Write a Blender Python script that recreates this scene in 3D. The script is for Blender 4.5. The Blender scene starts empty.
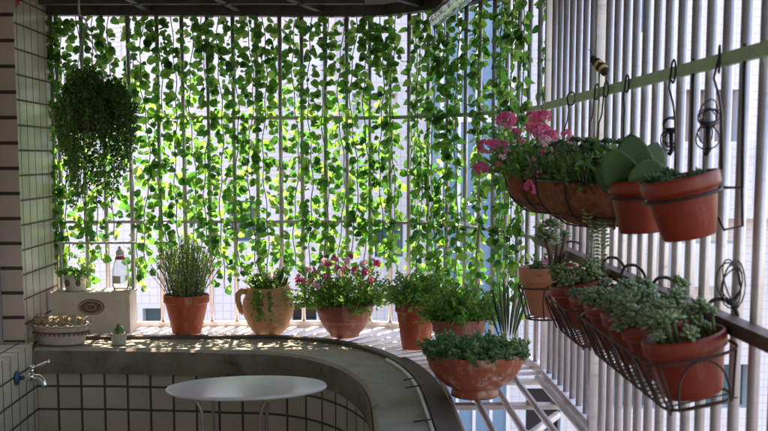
import bpy, math, random
from mathutils import Vector, Matrix, Euler
R = math.radians
sc = bpy.context.scene
col = sc.collection
rnd = random.Random(7)

# ------------------------------------------------------------------ camera
CAM = Vector((0, 0, 1.55)); FPX = 1100.0; PPX, PPY = 384.0, 280.0
PITCH, YAW = R(6.38), R(1.66)
RC = Euler((math.pi/2 - PITCH, 0, -YAW)).to_matrix()
cd = bpy.data.cameras.new('camera'); cam = bpy.data.objects.new('camera', cd); col.objects.link(cam)
cam.location = CAM; cam.rotation_euler = (math.pi/2 - PITCH, 0, -YAW)
cd.sensor_width = 36; cd.lens = FPX/768*36; cd.shift_y = (PPY-215.5)/768
cd.clip_start = .05; cd.clip_end = 400
sc.camera = cam
cd.dof.use_dof = True; cd.dof.focus_distance = 3.7; cd.dof.aperture_fstop = 9
def at(px, py, Y):
    d = RC @ Vector(((px-PPX)/FPX, -(py-PPY)/FPX, -1)); return CAM + d*(Y/d.y)
def atz(px, py, z):
    d = RC @ Vector(((px-PPX)/FPX, -(py-PPY)/FPX, -1)); return CAM + d*((z-CAM.z)/d.z)

# ------------------------------------------------------------------ materials
def newmat(name):
    m = bpy.data.materials.new(name); m.use_nodes = True; nt = m.node_tree
    return m, nt, nt.nodes['Principled BSDF'], nt.nodes['Material Output']
def N(nt, t, **kw):
    n = nt.nodes.new(t)
    for k, v in kw.items():
        if k.startswith('i_'): n.inputs[k[2:].replace('_', ' ')].default_value = v
        else: setattr(n, k, v)
    return n
def c4(c): return (c[0], c[1], c[2], 1)
def noisy(name, c1, c2, scale=20, rough=.6, metal=0, bump=.15, c3=None, scale3=6, thr=.6, bscale=None, spec=None, rvar=0.1, bdist=.004):
    m, nt, b, out = newmat(name); L = nt.links.new
    tc = N(nt, 'ShaderNodeTexCoord')
    n = N(nt, 'ShaderNodeTexNoise'); n.inputs['Scale'].default_value = scale; n.inputs['Detail'].default_value = 6; n.inputs['Roughness'].default_value = .65
    L(tc.outputs['Object'], n.inputs['Vector'])
    r = N(nt, 'ShaderNodeValToRGB'); r.color_ramp.elements[0].color = c4(c1); r.color_ramp.elements[1].color = c4(c2)
    r.color_ramp.elements[0].position = .32; r.color_ramp.elements[1].position = .68
    L(n.outputs['Fac'], r.inputs['Fac']); last = r.outputs['Color']
    if c3:
        n3 = N(nt, 'ShaderNodeTexNoise'); n3.inputs['Scale'].default_value = scale3; n3.inputs['Detail'].default_value = 8; n3.inputs['Roughness'].default_value = .7
        L(tc.outputs['Object'], n3.inputs['Vector'])
        r3 = N(nt, 'ShaderNodeValToRGB'); r3.color_ramp.elements[0].position = thr; r3.color_ramp.elements[1].position = min(1, thr+.12)
        L(n3.outputs['Fac'], r3.inputs['Fac'])
        mx = N(nt, 'ShaderNodeMix', data_type='RGBA'); mx.inputs[7].default_value = c4(c3)
        L(r3.outputs['Color'], mx.inputs[0]); L(last, mx.inputs[6]); last = mx.outputs[2]
    L(last, b.inputs['Base Color'])
    b.inputs['Roughness'].default_value = rough; b.inputs['Metallic'].default_value = metal
    if rvar:
        mr = N(nt, 'ShaderNodeMapRange'); mr.inputs[3].default_value = max(0, rough-rvar); mr.inputs[4].default_value = min(1, rough+rvar)
        L(n.outputs['Fac'], mr.inputs[0]); L(mr.outputs[0], b.inputs['Roughness'])
    if bump:
        nb = N(nt, 'ShaderNodeTexNoise'); nb.inputs['Scale'].default_value = bscale or scale*5; nb.inputs['Detail'].default_value = 5
        L(tc.outputs['Object'], nb.inputs['Vector'])
        bp = N(nt, 'ShaderNodeBump'); bp.inputs['Strength'].default_value = bump; bp.inputs['Distance'].default_value = bdist
        L(nb.outputs['Fac'], bp.inputs['Height']); L(bp.outputs['Normal'], b.inputs['Normal'])
    if spec is not None: b.inputs['Specular IOR Level'].default_value = spec
    return m
def tilemat(name, c1, c2, grout, w, h, mortar, rough=.35, bump=.5, off=(0, 0), stain=.25):
    """square tiles on a UV map measured in metres"""
    m, nt, b, out = newmat(name); L = nt.links.new
    tc = N(nt, 'ShaderNodeTexCoord')
    mp = N(nt, 'ShaderNodeMapping'); mp.inputs['Location'].default_value = (off[0], off[1], 0)
    L(tc.outputs['UV'], mp.inputs['Vector'])
    br = N(nt, 'ShaderNodeTexBrick'); br.offset = 0; br.squash = 1
    br.inputs['Color1'].default_value = c4(c1); br.inputs['Color2'].default_value = c4(c2); br.inputs['Mortar'].default_value = c4(grout)
    br.inputs['Scale'].default_value = 1; br.inputs['Mortar Size'].default_value = mortar; br.inputs['Mortar Smooth'].default_value = .25
    br.inputs['Brick Width'].default_value = w; br.inputs['Row Height'].default_value = h; br.inputs['Bias'].default_value = 0
    L(mp.outputs[0], br.inputs['Vector'])
    n = N(nt, 'ShaderNodeTexNoise'); n.inputs['Scale'].default_value = 5; n.inputs['Detail'].default_value = 8; n.inputs['Roughness'].default_value = .7
    L(tc.outputs['Object'], n.inputs['Vector'])
    mr = N(nt, 'ShaderNodeMapRange'); mr.inputs[1].default_value = .3; mr.inputs[2].default_value = .7; mr.inputs[3].default_value = 1-stain; mr.inputs[4].default_value = 1
    L(n.outputs['Fac'], mr.inputs[0])
    mx = N(nt, 'ShaderNodeMix', data_type='RGBA', blend_type='MULTIPLY'); mx.inputs[0].default_value = 1
    L(br.outputs['Color'], mx.inputs[6]); L(mr.outputs[0], mx.inputs[7]); L(mx.outputs[2], b.inputs['Base Color'])
    mr2 = N(nt, 'ShaderNodeMapRange'); mr2.inputs[3].default_value = rough; mr2.inputs[4].default_value = .85
    L(br.outputs['Fac'], mr2.inputs[0]); L(mr2.outputs[0], b.inputs['Roughness'])
    ml = N(nt, 'ShaderNodeMath', operation='MULTIPLY_ADD'); ml.inputs[1].default_value = -1; 
    L(br.outputs['Fac'], ml.inputs[0])
    n2 = N(nt, 'ShaderNodeTexNoise'); n2.inputs['Scale'].default_value = 14; L(tc.outputs['Object'], n2.inputs['Vector'])
    m3 = N(nt, 'ShaderNodeMath', operation='MULTIPLY'); m3.inputs[1].default_value = .5; L(n2.outputs['Fac'], m3.inputs[0]); L(m3.outputs[0], ml.inputs[2])
    bp = N(nt, 'ShaderNodeBump'); bp.inputs['Strength'].default_value = bump; bp.inputs['Distance'].default_value = .004
    L(ml.outputs[0], bp.inputs['Height']); L(bp.outputs['Normal'], b.inputs['Normal'])
    return m
def leafmat(name, cols, tcols, fac=.45, rough=.45, spec=.4):
    m, nt, b, out = newmat(name); L = nt.links.new
    g = N(nt, 'ShaderNodeNewGeometry')
    def ramp(cs):
        r = N(nt, 'ShaderNodeValToRGB'); e = r.color_ramp.elements
        for i, c in enumerate(cs):
            p = i/(len(cs)-1)
            if i == 0: x = e[0]
            elif i == len(cs)-1: x = e[len(e)-1]
            else: x = e.new(p)
            x.position = p; x.color = c4(c)
        L(g.outputs['Random Per Island'], r.inputs['Fac']); return r
    r1 = ramp(cols); L(r1.outputs['Color'], b.inputs['Base Color'])
    b.inputs['Roughness'].default_value = rough; b.inputs['Specular IOR Level'].default_value = spec
    if fac:
        r2 = ramp(tcols); t = N(nt, 'ShaderNodeBsdfTranslucent'); L(r2.outputs['Color'], t.inputs['Color'])
        ms = N(nt, 'ShaderNodeMixShader'); ms.inputs[0].default_value = fac
        L(b.outputs[0], ms.inputs[1]); L(t.outputs[0], ms.inputs[2]); L(ms.outputs[0], out.inputs['Surface'])
    return m
def glassmat(name, colr=(1, 1, 1), rough=.03, ior=1.45):
    m, nt, b, out = newmat(name)
    b.inputs['Base Color'].default_value = c4(colr); b.inputs['Roughness'].default_value = rough
    b.inputs['Transmission Weight'].default_value = .95; b.inputs['IOR'].default_value = ior
    return m

def pot_wear(m, lime=(.55, .42, .34), dark=(.10, .035, .02), a=.35):
    nt = m.node_tree; L = nt.links.new; b = nt.nodes['Principled BSDF']; src = b.inputs['Base Color'].links[0].from_socket
    tc = N(nt, 'ShaderNodeTexCoord'); last = src
    for sc_, colr, th_, str_ in (((30, 30, 6), lime, .60, a), ((9, 9, 40), dark, .62, a*1.1), ((60, 60, 60), lime, .70, a*1.3)):
        mp = N(nt, 'ShaderNodeMapping'); mp.inputs['Scale'].default_value = sc_; L(tc.outputs['Object'], mp.inputs[0])
        n = N(nt, 'ShaderNodeTexNoise'); n.inputs['Scale'].default_value = 1; n.inputs['Detail'].default_value = 7; n.inputs['Roughness'].default_value = .7; L(mp.outputs[0], n.inputs['Vector'])
        mr = N(nt, 'ShaderNodeMapRange'); mr.inputs[1].default_value = th_-.06; mr.inputs[2].default_value = th_+.10; mr.inputs[4].default_value = str_; L(n.outputs['Fac'], mr.inputs[0])
        mx = N(nt, 'ShaderNodeMix', data_type='RGBA'); mx.inputs[7].default_value = c4(colr); L(mr.outputs[0], mx.inputs[0]); L(last, mx.inputs[6]); last = mx.outputs[2]
    L(last, b.inputs['Base Color'])
MT = {}
MT['steel'] = noisy('brushed_steel', (.40, .37, .38), (.54, .51, .52), 8, .32, .5, .03, c3=(.30, .26, .24), scale3=9, thr=.66)
MT['steel_green'] = noisy('painted_rail', (.30, .46, .22), (.46, .60, .36), 14, .45, 0, .12, c3=(.5, .5, .42), scale3=16, thr=.6)
MT['steel_brown'] = noisy('brown_rail', (.07, .042, .035), (.12, .08, .07), 20, .5, .2, .1)
MT['sill_metal'] = noisy('sill_metal', (.74, .73, .76), (.82, .81, .84), 10, .35, .1, .06, c3=(.35, .32, .30), scale3=8, thr=.62)
MT['lip'] = noisy('dark_lip', (.055, .042, .034), (.10, .078, .062), 18, .55, 0, .2)
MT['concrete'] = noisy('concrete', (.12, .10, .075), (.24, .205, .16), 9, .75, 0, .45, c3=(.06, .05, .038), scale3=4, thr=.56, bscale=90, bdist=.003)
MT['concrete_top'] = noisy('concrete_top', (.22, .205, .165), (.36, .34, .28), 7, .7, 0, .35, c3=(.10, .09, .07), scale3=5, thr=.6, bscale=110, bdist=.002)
MT['tile_back'] = noisy('wall_plaster', (.66, .62, .55), (.74, .70, .62), 3, .8)  # for the unseen added walls, kept pale to bounce some light back
MT['tile_wall'] = tilemat('basin_tiles', (.64, .58, .46), (.54, .495, .40), (.11, .085, .065), .0885, .0885, .005, .38, .6, (0, .018))
MT['tile_col'] = tilemat('column_tiles', (.62, .60, .48), (.52, .50, .41), (.15, .12, .10), .0905, .0925, .0045, .3, .6)
MT['tile_front'] = tilemat('column_front_tiles', (.60, .50, .43), (.52, .44, .38), (.07, .05, .04), .19, .0925, .0075, .45, .6)
MT['facade'] = tilemat('facade_tiles', (.88, .81, .82), (.84, .78, .80), (.70, .64, .67), .062, .062, .004, .5, .2, stain=.08)
MT['facade_side'] = noisy('facade_plaster', (.55, .50, .52), (.66, .62, .66), 3, .7)
MT['shutter'] = noisy('shutter', (.74, .70, .74), (.80, .76, .80), 3, .5, 0, 0)
MT['brownwall'] = noisy('brown_wall', (.30, .22, .21), (.38, .30, .30), 3, .7)
MT['blue'] = noisy('blue_panel', (.10, .22, .36), (.18, .32, .46), 1.5, .45, 0, 0)
MT['teal_glass'] = noisy('teal_glass', (.05, .12, .14), (.10, .20, .22), 1.2, .12, 0, 0, rvar=0)
MT['dark_glass'] = noisy('dark_glass', (.012, .012, .018), (.025, .022, .03), 2, .15, 0, 0, rvar=0)
MT['white'] = noisy('white_frame', (.72, .72, .74), (.80, .80, .82), 12, .4, 0, .02)
MT['roof'] = noisy('roof_sheet', (.22, .22, .21), (.34, .34, .33), 4, .35, 0, .1)
MT['roof_beam'] = noisy('roof_beam', (.045, .04, .035), (.085, .08, .07), 14, .5, .3, .1)
MT['floor'] = noisy('floor_concrete', (.20, .17, .15), (.28, .25, .22), 6, .7)
MT['ground'] = noisy('asphalt', (.045, .045, .05), (.07, .07, .075), 2, .85)
MT['terra'] = noisy('terracotta', (.33, .055, .018), (.43, .085, .028), 14, .62, 0, .1, c3=(.54, .20, .10), scale3=9, thr=.66)
MT['terra_red'] = noisy('red_terracotta', (.21, .020, .006), (.30, .036, .010), 16, .45, 0, .06, c3=(.34, .07, .03), scale3=7, thr=.66)
MT['terra_orange'] = noisy('orange_terracotta', (.56, .20, .10), (.66, .27, .15), 14, .65, 0, .1, c3=(.70, .42, .30), scale3=7, thr=.62)
MT['terra_dark'] = noisy('dark_terracotta', (.22, .055, .035), (.32, .09, .06), 12, .55, 0, .12, c3=(.36, .20, .15), scale3=10, thr=.56)
MT['urn'] = noisy('urn_clay', (.50, .26, .13), (.66, .40, .23), 9, .7, 0, .35, c3=(.36, .15, .07), scale3=7, thr=.54, bscale=22, bdist=.01)
MT['bowl'] = noisy('bowl_clay', (.28, .060, .026), (.40, .10, .045), 12, .6, 0, .15, c3=(.62, .50, .40), scale3=11, thr=.55)
MT['soil'] = noisy('soil', (.035, .022, .015), (.09, .06, .04), 60, .95, 0, .8, bscale=120)
MT['coco'] = noisy('coco_fibre', (.19, .062, .030), (.40, .16, .08), 50, .95, 0, 1.0, c3=(.08, .03, .02), scale3=20, thr=.55, bscale=160, bdist=.006, spec=.1)
MT['wire'] = noisy('black_wire', (.018, .014, .013), (.04, .03, .028), 40, .45, .3, 0)
MT['rust_wire'] = noisy('rusty_wire', (.045, .025, .02), (.09, .05, .038), 60, .6, .3, .1)
MT['hook'] = noisy('grey_hook', (.35, .36, .36), (.5, .5, .5), 30, .4, .4, 0)
MT['wood'] = noisy('white_wood', (.44, .41, .34), (.56, .53, .45), 12, .6, 0, .15, c3=(.34, .30, .24), scale3=12, thr=.62)
MT['plaque'] = noisy('brown_plaque', (.07, .045, .03), (.16, .11, .075), 30, .45, 0, .1)
MT['wicker'] = noisy('pale_wicker', (.42, .35, .31), (.58, .50, .45), 70, .75, 0, .6, bscale=120)
MT['pod'] = noisy('dried_pod', (.20, .15, .09), (.46, .38, .25), 90, .9, 0, .9, bscale=150, bdist=.005)
MT['enamel'] = noisy('enamel', (.55, .52, .48), (.68, .66, .62), 20, .35, 0, .05)
MT['cement'] = noisy('cement_cup', (.30, .29, .28), (.42, .41, .40), 40, .8, 0, .2)
MT['redcap'] = noisy('red_cap', (.50, .05, .10), (.58, .08, .13), 10, .4, 0, 0)
MT['chrome'] = noisy('chrome', (.70, .72, .72), (.80, .82, .82), 5, .15, 1, 0)
MT['bluerubber'] = noisy('blue_flange', (.01, .05, .12), (.03, .10, .20), 30, .5, 0, 0)
MT['tabletop'] = noisy('table_paint', (.62, .61, .64), (.68, .67, .70), 4, .22, 0, .02)
MT['tableleg'] = noisy('table_leg', (.30, .25, .22), (.40, .35, .31), 14, .4, .3, 0)
MT['beeyellow'] = noisy('bee_yellow', (.62, .42, .14), (.72, .50, .2), 60, .8, 0, .3)
MT['beeblack'] = noisy('bee_black', (.012, .012, .012), (.03, .03, .03), 60, .7, 0, .3)
MT['stickgreen'] = noisy('green_stick', (.12, .3, .1), (.2, .42, .15), 30, .5, 0, 0)
MT['stem'] = noisy('green_stem', (.07, .13, .04), (.12, .20, .06), 50, .6, 0, 0)
MT['brownstem'] = noisy('brown_stem', (.12, .07, .045), (.26, .17, .11), 60, .8, 0, .4)
MT['redthing'] = noisy('red_charm', (.45, .03, .03), (.55, .06, .05), 10, .5, 0, 0)
MT['glass'] = glassmat('clear_glass', (.97, 1, 1), .02, 1.25)
MT['plastic'] = glassmat('clear_plastic', (.93, 1, .94), .12, 1.3)
MT['ivy'] = leafmat('ivy_leaf', [(.012, .055, .020), (.022, .10, .030), (.045, .16, .040), (.018, .085, .035), (.065, .20, .05)],
                    [(.03, .17, .03), (.12, .46, .06), (.55, .86, .18), (.05, .28, .06), (.28, .68, .10), (.14, .42, .06), (.45, .80, .12)], .45, .36)
MT['leaf_dark'] = leafmat('dark_leaf', [(.018, .05, .014), (.03, .085, .02), (.055, .12, .03)], [(.08, .25, .03), (.2, .45, .06), (.3, .55, .08)], .35, .5)
MT['leaf_rosemary'] = leafmat('rosemary_leaf', [(.14, .22, .09), (.26, .35, .16), (.38, .46, .24)], [(.3, .45, .14), (.45, .6, .2), (.6, .7, .35)], .4, .6)
MT['leaf_mid'] = leafmat('mid_leaf', [(.04, .12, .03), (.07, .19, .045), (.12, .26, .06)], [(.12, .4, .05), (.25, .6, .08), (.4, .7, .15)], .4, .5)
MT['leaf_bright'] = leafmat('bright_leaf', [(.045, .15, .025), (.08, .22, .04), (.13, .28, .06)], [(.12, .42, .05), (.22, .55, .07), (.36, .66, .12)], .38, .5)
MT['leaf_blue'] = leafmat('blue_green_leaf', [(.035, .10, .04), (.07, .17, .065), (.14, .26, .10)], [(.1, .3, .1), (.2, .45, .15), (.35, .55, .2)], .25, .5)
MT['succ'] = leafmat('succulent_leaf', [(.15, .24, .11), (.25, .36, .17), (.36, .46, .25)], [(.2, .4, .12), (.3, .5, .2), (.4, .55, .3)], .15, .4)
MT['succ_blue'] = leafmat('blue_succulent', [(.11, .22, .10), (.19, .32, .15), (.30, .43, .24)], [(.2, .4, .2), (.3, .5, .3), (.4, .55, .4)], .12, .45)
MT['succ_yellow'] = leafmat('yellow_succulent', [(.17, .25, .09), (.28, .36, .14), (.38, .44, .20)], [(.2, .4, .12), (.3, .5, .2), (.4, .55, .3)], .15, .45)
MT['paddle'] = noisy('paddle_leaf', (.022, .085, .016), (.045, .13, .026), 10, .45, 0, .05, c3=(.070, .16, .04), scale3=8, thr=.6)
MT['snake'] = leafmat('snake_leaf', [(.025, .07, .03), (.05, .11, .05), (.14, .20, .09)], [(.1, .3, .1), (.2, .4, .15), (.4, .5, .25)], .15, .4)
MT['pink'] = leafmat('pink_petal', [(.80, .07, .24), (.86, .20, .38), (.72, .04, .18), (.88, .38, .52)], [(.9, .3, .45), (.95, .45, .6), (.8, .2, .4)], .35, .6)
MT['pinkpale'] = leafmat('pale_pink_petal', [(.85, .45, .58), (.85, .65, .72), (.8, .25, .42)], [(.9, .6, .7), (.9, .75, .8), (.85, .4, .5)], .35, .6)
MT['magenta'] = leafmat('magenta_petal', [(.55, .02, .12), (.70, .05, .20), (.80, .35, .48)], [(.7, .1, .25), (.8, .15, .35), (.9, .5, .6)], .3, .6)

for k_, a_ in (('terra', .5), ('terra_red', .22), ('terra_orange', .5), ('terra_dark', .5), ('bowl', .7), ('urn', .5)): pot_wear(MT[k_], a=a_)
for k_ in ('steel', 'sill_metal', 'steel_green'): pot_wear(MT[k_], (.62, .60, .58), (.14, .09, .06), .4)
# ------------------------------------------------------------------ mesh builder
class M:
    def __init__(s, T=None): s.v = []; s.f = []; s.uv = {}; s.T = T; s.sm = []
    def add(s, vs, fs, smooth=True, uvs=None, T=None):
        o = len(s.v)
        for p in vs:
            p = Vector(p)
            if T is not None: p = T @ p
            s.v.append(p)
        for k, f in enumerate(fs):
            s.f.append(tuple(i+o for i in f)); s.sm.append(smooth)
            if uvs: s.uv[len(s.f)-1] = uvs[k]
    def box(s, c, d, T=None, rz=0):
        x, y, z = d[0]/2, d[1]/2, d[2]/2
        vs = [Vector((a*x, b*y, e*z)) for a in (-1, 1) for b in (-1, 1) for e in (-1, 1)]
        if rz: vs = [Matrix.Rotation(rz, 3, 'Z') @ v for v in vs]
        vs = [v+Vector(c) for v in vs]
        s.add(vs, [(0, 1, 3, 2), (4, 6, 7, 5), (0, 4, 5, 1), (2, 3, 7, 6), (0, 2, 6, 4), (1, 5, 7, 3)], False, T=T)
    def tube(s, pts, r, seg=8, closed=False, T=None, flat=1):
        pts = [Vector(p) for p in pts]; n = len(pts)
        if n < 2: return
        rs = r if isinstance(r, (list, tuple)) else [r]*n
        vs = []; fs = []; up = None
        for i in range(n):
            if closed: t = pts[(i+1) % n]-pts[i-1]
            else: t = pts[min(i+1, n-1)]-pts[max(i-1, 0)]
            t = t.normalized() if t.length > 1e-9 else Vector((0, 0, 1))
            if up is None:
                up = Vector((0, 0, 1)) if abs(t.z) < .9 else Vector((1, 0, 0))
            a = t.cross(up)
            if a.length < 1e-6: a = t.cross(Vector((.3, .8, .5)))
            a.normalize(); b = a.cross(t).normalized(); up = b
            for k in range(seg):
                w = 2*math.pi*k/seg
                vs.append(pts[i]+a*math.cos(w)*rs[i]+b*math.sin(w)*rs[i]*flat)
        m = n if closed else n-1
        for i in range(m):
            j = (i+1) % n
            for k in range(seg):
                fs.append((i*seg+k, i*seg+(k+1) % seg, j*seg+(k+1) % seg, j*seg+k))
        if not closed:
            fs.append(tuple(range(seg))[::-1]); fs.append(tuple((n-1)*seg+k for k in range(seg)))
        s.add(vs, fs, True, T=T)
    def lathe(s, prof, seg=48, T=None, wob=0, closed_bottom=True):
        vs = []; fs = []; n = len(prof)
        for i, (r, z) in enumerate(prof):
            for k in range(seg):
                w = 2*math.pi*k/seg
                rr = r*(1+wob*math.sin(3*w+i*.4))
                vs.append((rr*math.cos(w), rr*math.sin(w), z))
        for i in range(n-1):
            for k in range(seg):
                fs.append((i*seg+k, i*seg+(k+1) % seg, (i+1)*seg+(k+1) % seg, (i+1)*seg+k))
        if closed_bottom: fs.append(tuple(range(seg))[::-1]); fs.append(tuple((n-1)*seg+k for k in range(seg)))
        s.add(vs, fs, True, T=T)
    def ball(s, c, r, seg=12, rings=8, T=None, jit=0, rg=rnd):
        rr = r if isinstance(r, (tuple, list)) else (r, r, r); vs = [Vector((0, 0, -1))]; fs = []
        for i in range(1, rings):
            a = -math.pi/2+math.pi*i/rings
            for k in range(seg):
                w = 2*math.pi*k/seg; vs.append(Vector((math.cos(a)*math.cos(w), math.cos(a)*math.sin(w), math.sin(a))))
        vs.append(Vector((0, 0, 1)))
        if jit: vs = [v*(1+rg.uniform(-jit, jit)) for v in vs]
        vs = [Vector((v.x*rr[0], v.y*rr[1], v.z*rr[2]))+Vector(c) for v in vs]
        for k in range(seg): fs.append((0, 1+(k+1) % seg, 1+k))
        for i in range(rings-2):
            for k in range(seg):
                fs.append((1+i*seg+k, 1+i*seg+(k+1) % seg, 1+(i+1)*seg+(k+1) % seg, 1+(i+1)*seg+k))
        t = len(vs)-1; o = 1+(rings-2)*seg
        for k in range(seg): fs.append((o+k, o+(k+1) % seg, t))
        s.add(vs, fs, True, T=T)
    def leaf(s, p, d, nrm, L, W, kind='lance', fold=.15, curl=.0):
        """flat folded leaf from p along d"""
        p = Vector(p); d = Vector(d).normalized(); nrm = Vector(nrm)
        a = d.cross(nrm)
        if a.length < 1e-5: a = d.cross(Vector((.31, .2, .9)))
        a.normalize(); n = a.cross(d).normalized()
        if kind == 'tiny':
            s.add([p, p+d*L*.5+a*W*.5, p+d*L, p+d*L*.5-a*W*.5], [(0, 1, 2, 3)], False); return
        if kind == 'round':
            prof = [(-.07, .24), (.10, .46), (.36, .52), (.62, .40), (.83, .20)]
        elif kind == 'lobed':
            prof = [(.04, .34), (.25, .22), (.42, .50), (.60, .20), (.8, .28)]
        else:
            prof = [(.12, .28), (.38, .5), (.68, .38)]
        vs = [p, p+d*L-n*curl*L]; 
        m = len(prof)
        mids = []
        for t, w in prof:
            mids.append(len(vs)); vs.append(p+d*L*t-n*curl*L*t*t)
        l = []; r = []
        for t, w in prof:
            q = p+d*L*t-n*curl*L*t*t+n*fold*W*w
            l.append(len(vs)); vs.append(q+a*W*w); r.append(len(vs)); vs.append(q-a*W*w)
        fs = [(0, mids[0], l[0]), (0, r[0], mids[0])]
        for i in range(m-1):
            fs += [(mids[i], mids[i+1], l[i+1], l[i]), (mids[i], r[i], r[i+1], mids[i+1])]
        fs += [(mids[-1], 1, l[-1]), (mids[-1], r[-1], 1)]
        s.add(vs, fs, True)
    def fat(s, p, d, nrm, L, W, th, rings=4, seg=6, round_=False, cup=0):
        """thick fleshy leaf"""
        p = Vector(p); d = Vector(d).normalized(); nrm = Vector(nrm)
        a = d.cross(nrm); a = a.normalized() if a.length > 1e-5 else d.orthogonal().normalized()
        n = a.cross(d).normalized(); vs = [p]; fs = []
        for i in range(1, rings+1):
            t = i/(rings+1)
            w = (math.sin(math.pi*t**.8)**.6 if round_ else math.sin(math.pi*t**1.35)**.75)
            for k in range(seg):
                an = 2*math.pi*k/seg
                x = math.cos(an)*w*W/2; off = cup*(x*x)/(W*.5)+cup*.5*L*t*t
                vs.append(p+d*L*t+a*x+n*(math.sin(an)*w*th/2+off))
        vs.append(p+d*L+n*cup*.5*L)
        for k in range(seg): fs.append((0, 1+(k+1) % seg, 1+k))
        for i in range(rings-1):
            for k in range(seg): fs.append((1+i*seg+k, 1+i*seg+(k+1) % seg, 1+(i+1)*seg+(k+1) % seg, 1+(i+1)*seg+k))
        o = 1+(rings-1)*seg
        for k in range(seg): fs.append((o+k, o+(k+1) % seg, len(vs)-1))
        s.add(vs, fs, True)
    def flower(s, p, nrm, r, n=5, rg=rnd):
        p = Vector(p); nrm = Vector(nrm).normalized(); a = nrm.orthogonal().normalized(); b = nrm.cross(a)
        o = rg.uniform(0, 6)
        for k in range(n):
            w = o+2*math.pi*k/n; d = a*math.cos(w)+b*math.sin(w); e = nrm.cross(d)
            d2 = d+nrm*.25
            s.add([p, p+d2*r*.6+e*r*.42, p+d2*r*1.0+e*r*.25, p+d2*r*1.0-e*r*.25, p+d2*r*.6-e*r*.42], [(0, 1, 2, 3, 4)], False)
    def build(s, name, mat, parent=None, world=True):
        me = bpy.data.meshes.new(name)
        off = Vector((0, 0, 0))
        if parent is not None and world:
            mi = parent.matrix_world_custom.inverted() if hasattr(parent, 'matrix_world_custom') else wmat(parent).inverted()
            vs = [mi @ v for v in s.v]
        else: vs = s.v
        me.from_pydata([tuple(v) for v in vs], [], s.f); 
        me.polygons.foreach_set('use_smooth', s.sm)
        if s.uv:
            ul = me.uv_layers.new(name='UVMap')
            for pi, uvs in s.uv.items():
                for li, uv in zip(me.polygons[pi].loop_indices, uvs): ul.data[li].uv = uv
        me.update()
        o = bpy.data.objects.new(name, me); col.objects.link(o)
        if isinstance(mat, str): mat = MT[mat]
        me.materials.append(mat)
        if parent is not None: o.parent = parent
        return o
def wmat(o):
    m = Matrix.LocRotScale(o.location, o.rotation_euler, o.scale)
    return wmat(o.parent) @ m if o.parent else m
def tag(o, label=None, cat=None, group=None, kind=None):
    if label: o['label'] = label
    if cat: o['category'] = cat
    if group: o['group'] = group
    if kind: o['kind'] = kind
    return o
def smooth(pts, k=5):
    P = [Vector(p) for p in pts]; P = [P[0]*2-P[1]]+P+[P[-1]*2-P[-2]]; o = []
    for i in range(1, len(P)-2):
        a, b, c, d = P[i-1:i+3]
        for j in range(k):
            t = j/k; o.append(.5*((2*b)+(c-a)*t+(2*a-5*b+4*c-d)*t*t+(3*b-a-3*c+d)*t**3))
    return o+[P[-2]]
def bakeparent(c, p):
    c.parent = p; return c   # both share the thing's local space
def thing(name, label, cat, loc=(0, 0, 0), rot=(0, 0, 0), group=None, kind=None):
    o = bpy.data.objects.new(name, None); col.objects.link(o); o.empty_display_size = .05
    o.location = loc; o.rotation_euler = rot
    return tag(o, label, cat, group, kind)
def ring(c, r, n=24, z=0, ax=None):
    c = Vector(c); return [c+Vector((r*math.cos(2*math.pi*k/n), r*math.sin(2*math.pi*k/n), z)) for k in range(n)]
def rdir(rg, up=0.3):
    while True:
        v = Vector((rg.uniform(-1, 1), rg.uniform(-1, 1), rg.uniform(-1, 1)))
        if .1 < v.length < 1: break
    v.normalize(); v.z += up; return v.normalized()

# ------------------------------------------------------------------ plan curves
SZ = .842            # height of the ledge and the sill
def resample(pts, step):
    pts = [Vector(p) for p in pts]; out = [pts[0].copy()]; acc = 0
    for a, b in zip(pts, pts[1:]):
        L = (b-a).length; d = step-acc
        while d <= L:
            out.append(a.lerp(b, d/L)); d += step
        acc = (acc+L) % step if d > 0 else 0
        acc = L-(d-step)
    return out
def superq(cx, cy, a, b, e, n, t0=0, t1=90):
    """from the +Y apex round to the +X side"""
    o = []
    for i in range(n+1):
        t = R(t0+(t1-t0)*i/n)
        o.append((cx+a*math.sin(t)**(2/e), cy+b*math.cos(t)**(2/e) if math.cos(t) > 1e-6 else cy))
    return o
inner = [(-1.19, 4.085), (-.9, 4.07), (-.6, 4.03)]+superq(-.45, 3.05, .505, .95, 2.3, 22)+[(.058, 2.6), (.06, 2.0), (.062, .4)]
outer = [(-1.225, 4.28), (-.9, 4.28), (-.6, 4.28)]+superq(-.45, 3.05, .675, 1.23, 2.5, 22)+[(.228, 2.6), (.23, 2.0), (.235, .4)]
gr_back = [(-1.225, 4.60), (-.6, 4.60), (-.1, 4.60), (.06, 4.59), (.157, 4.56), (.231, 4.49), (.303, 4.41), (.371, 4.33), (.435, 4.25), (.478, 4.16), (.518, 4.06), (.556, 3.965), (.582, 3.865), (.602, 3.765), (.618, 3.665), (.63, 3.56)]
V2 = lambda p: Vector((p[0], p[1]))
def tocurve(pts, n=0): return [V2(p) for p in pts]
inner = tocurve(inner); outer = tocurve(outer); grb = tocurve(gr_back)

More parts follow.
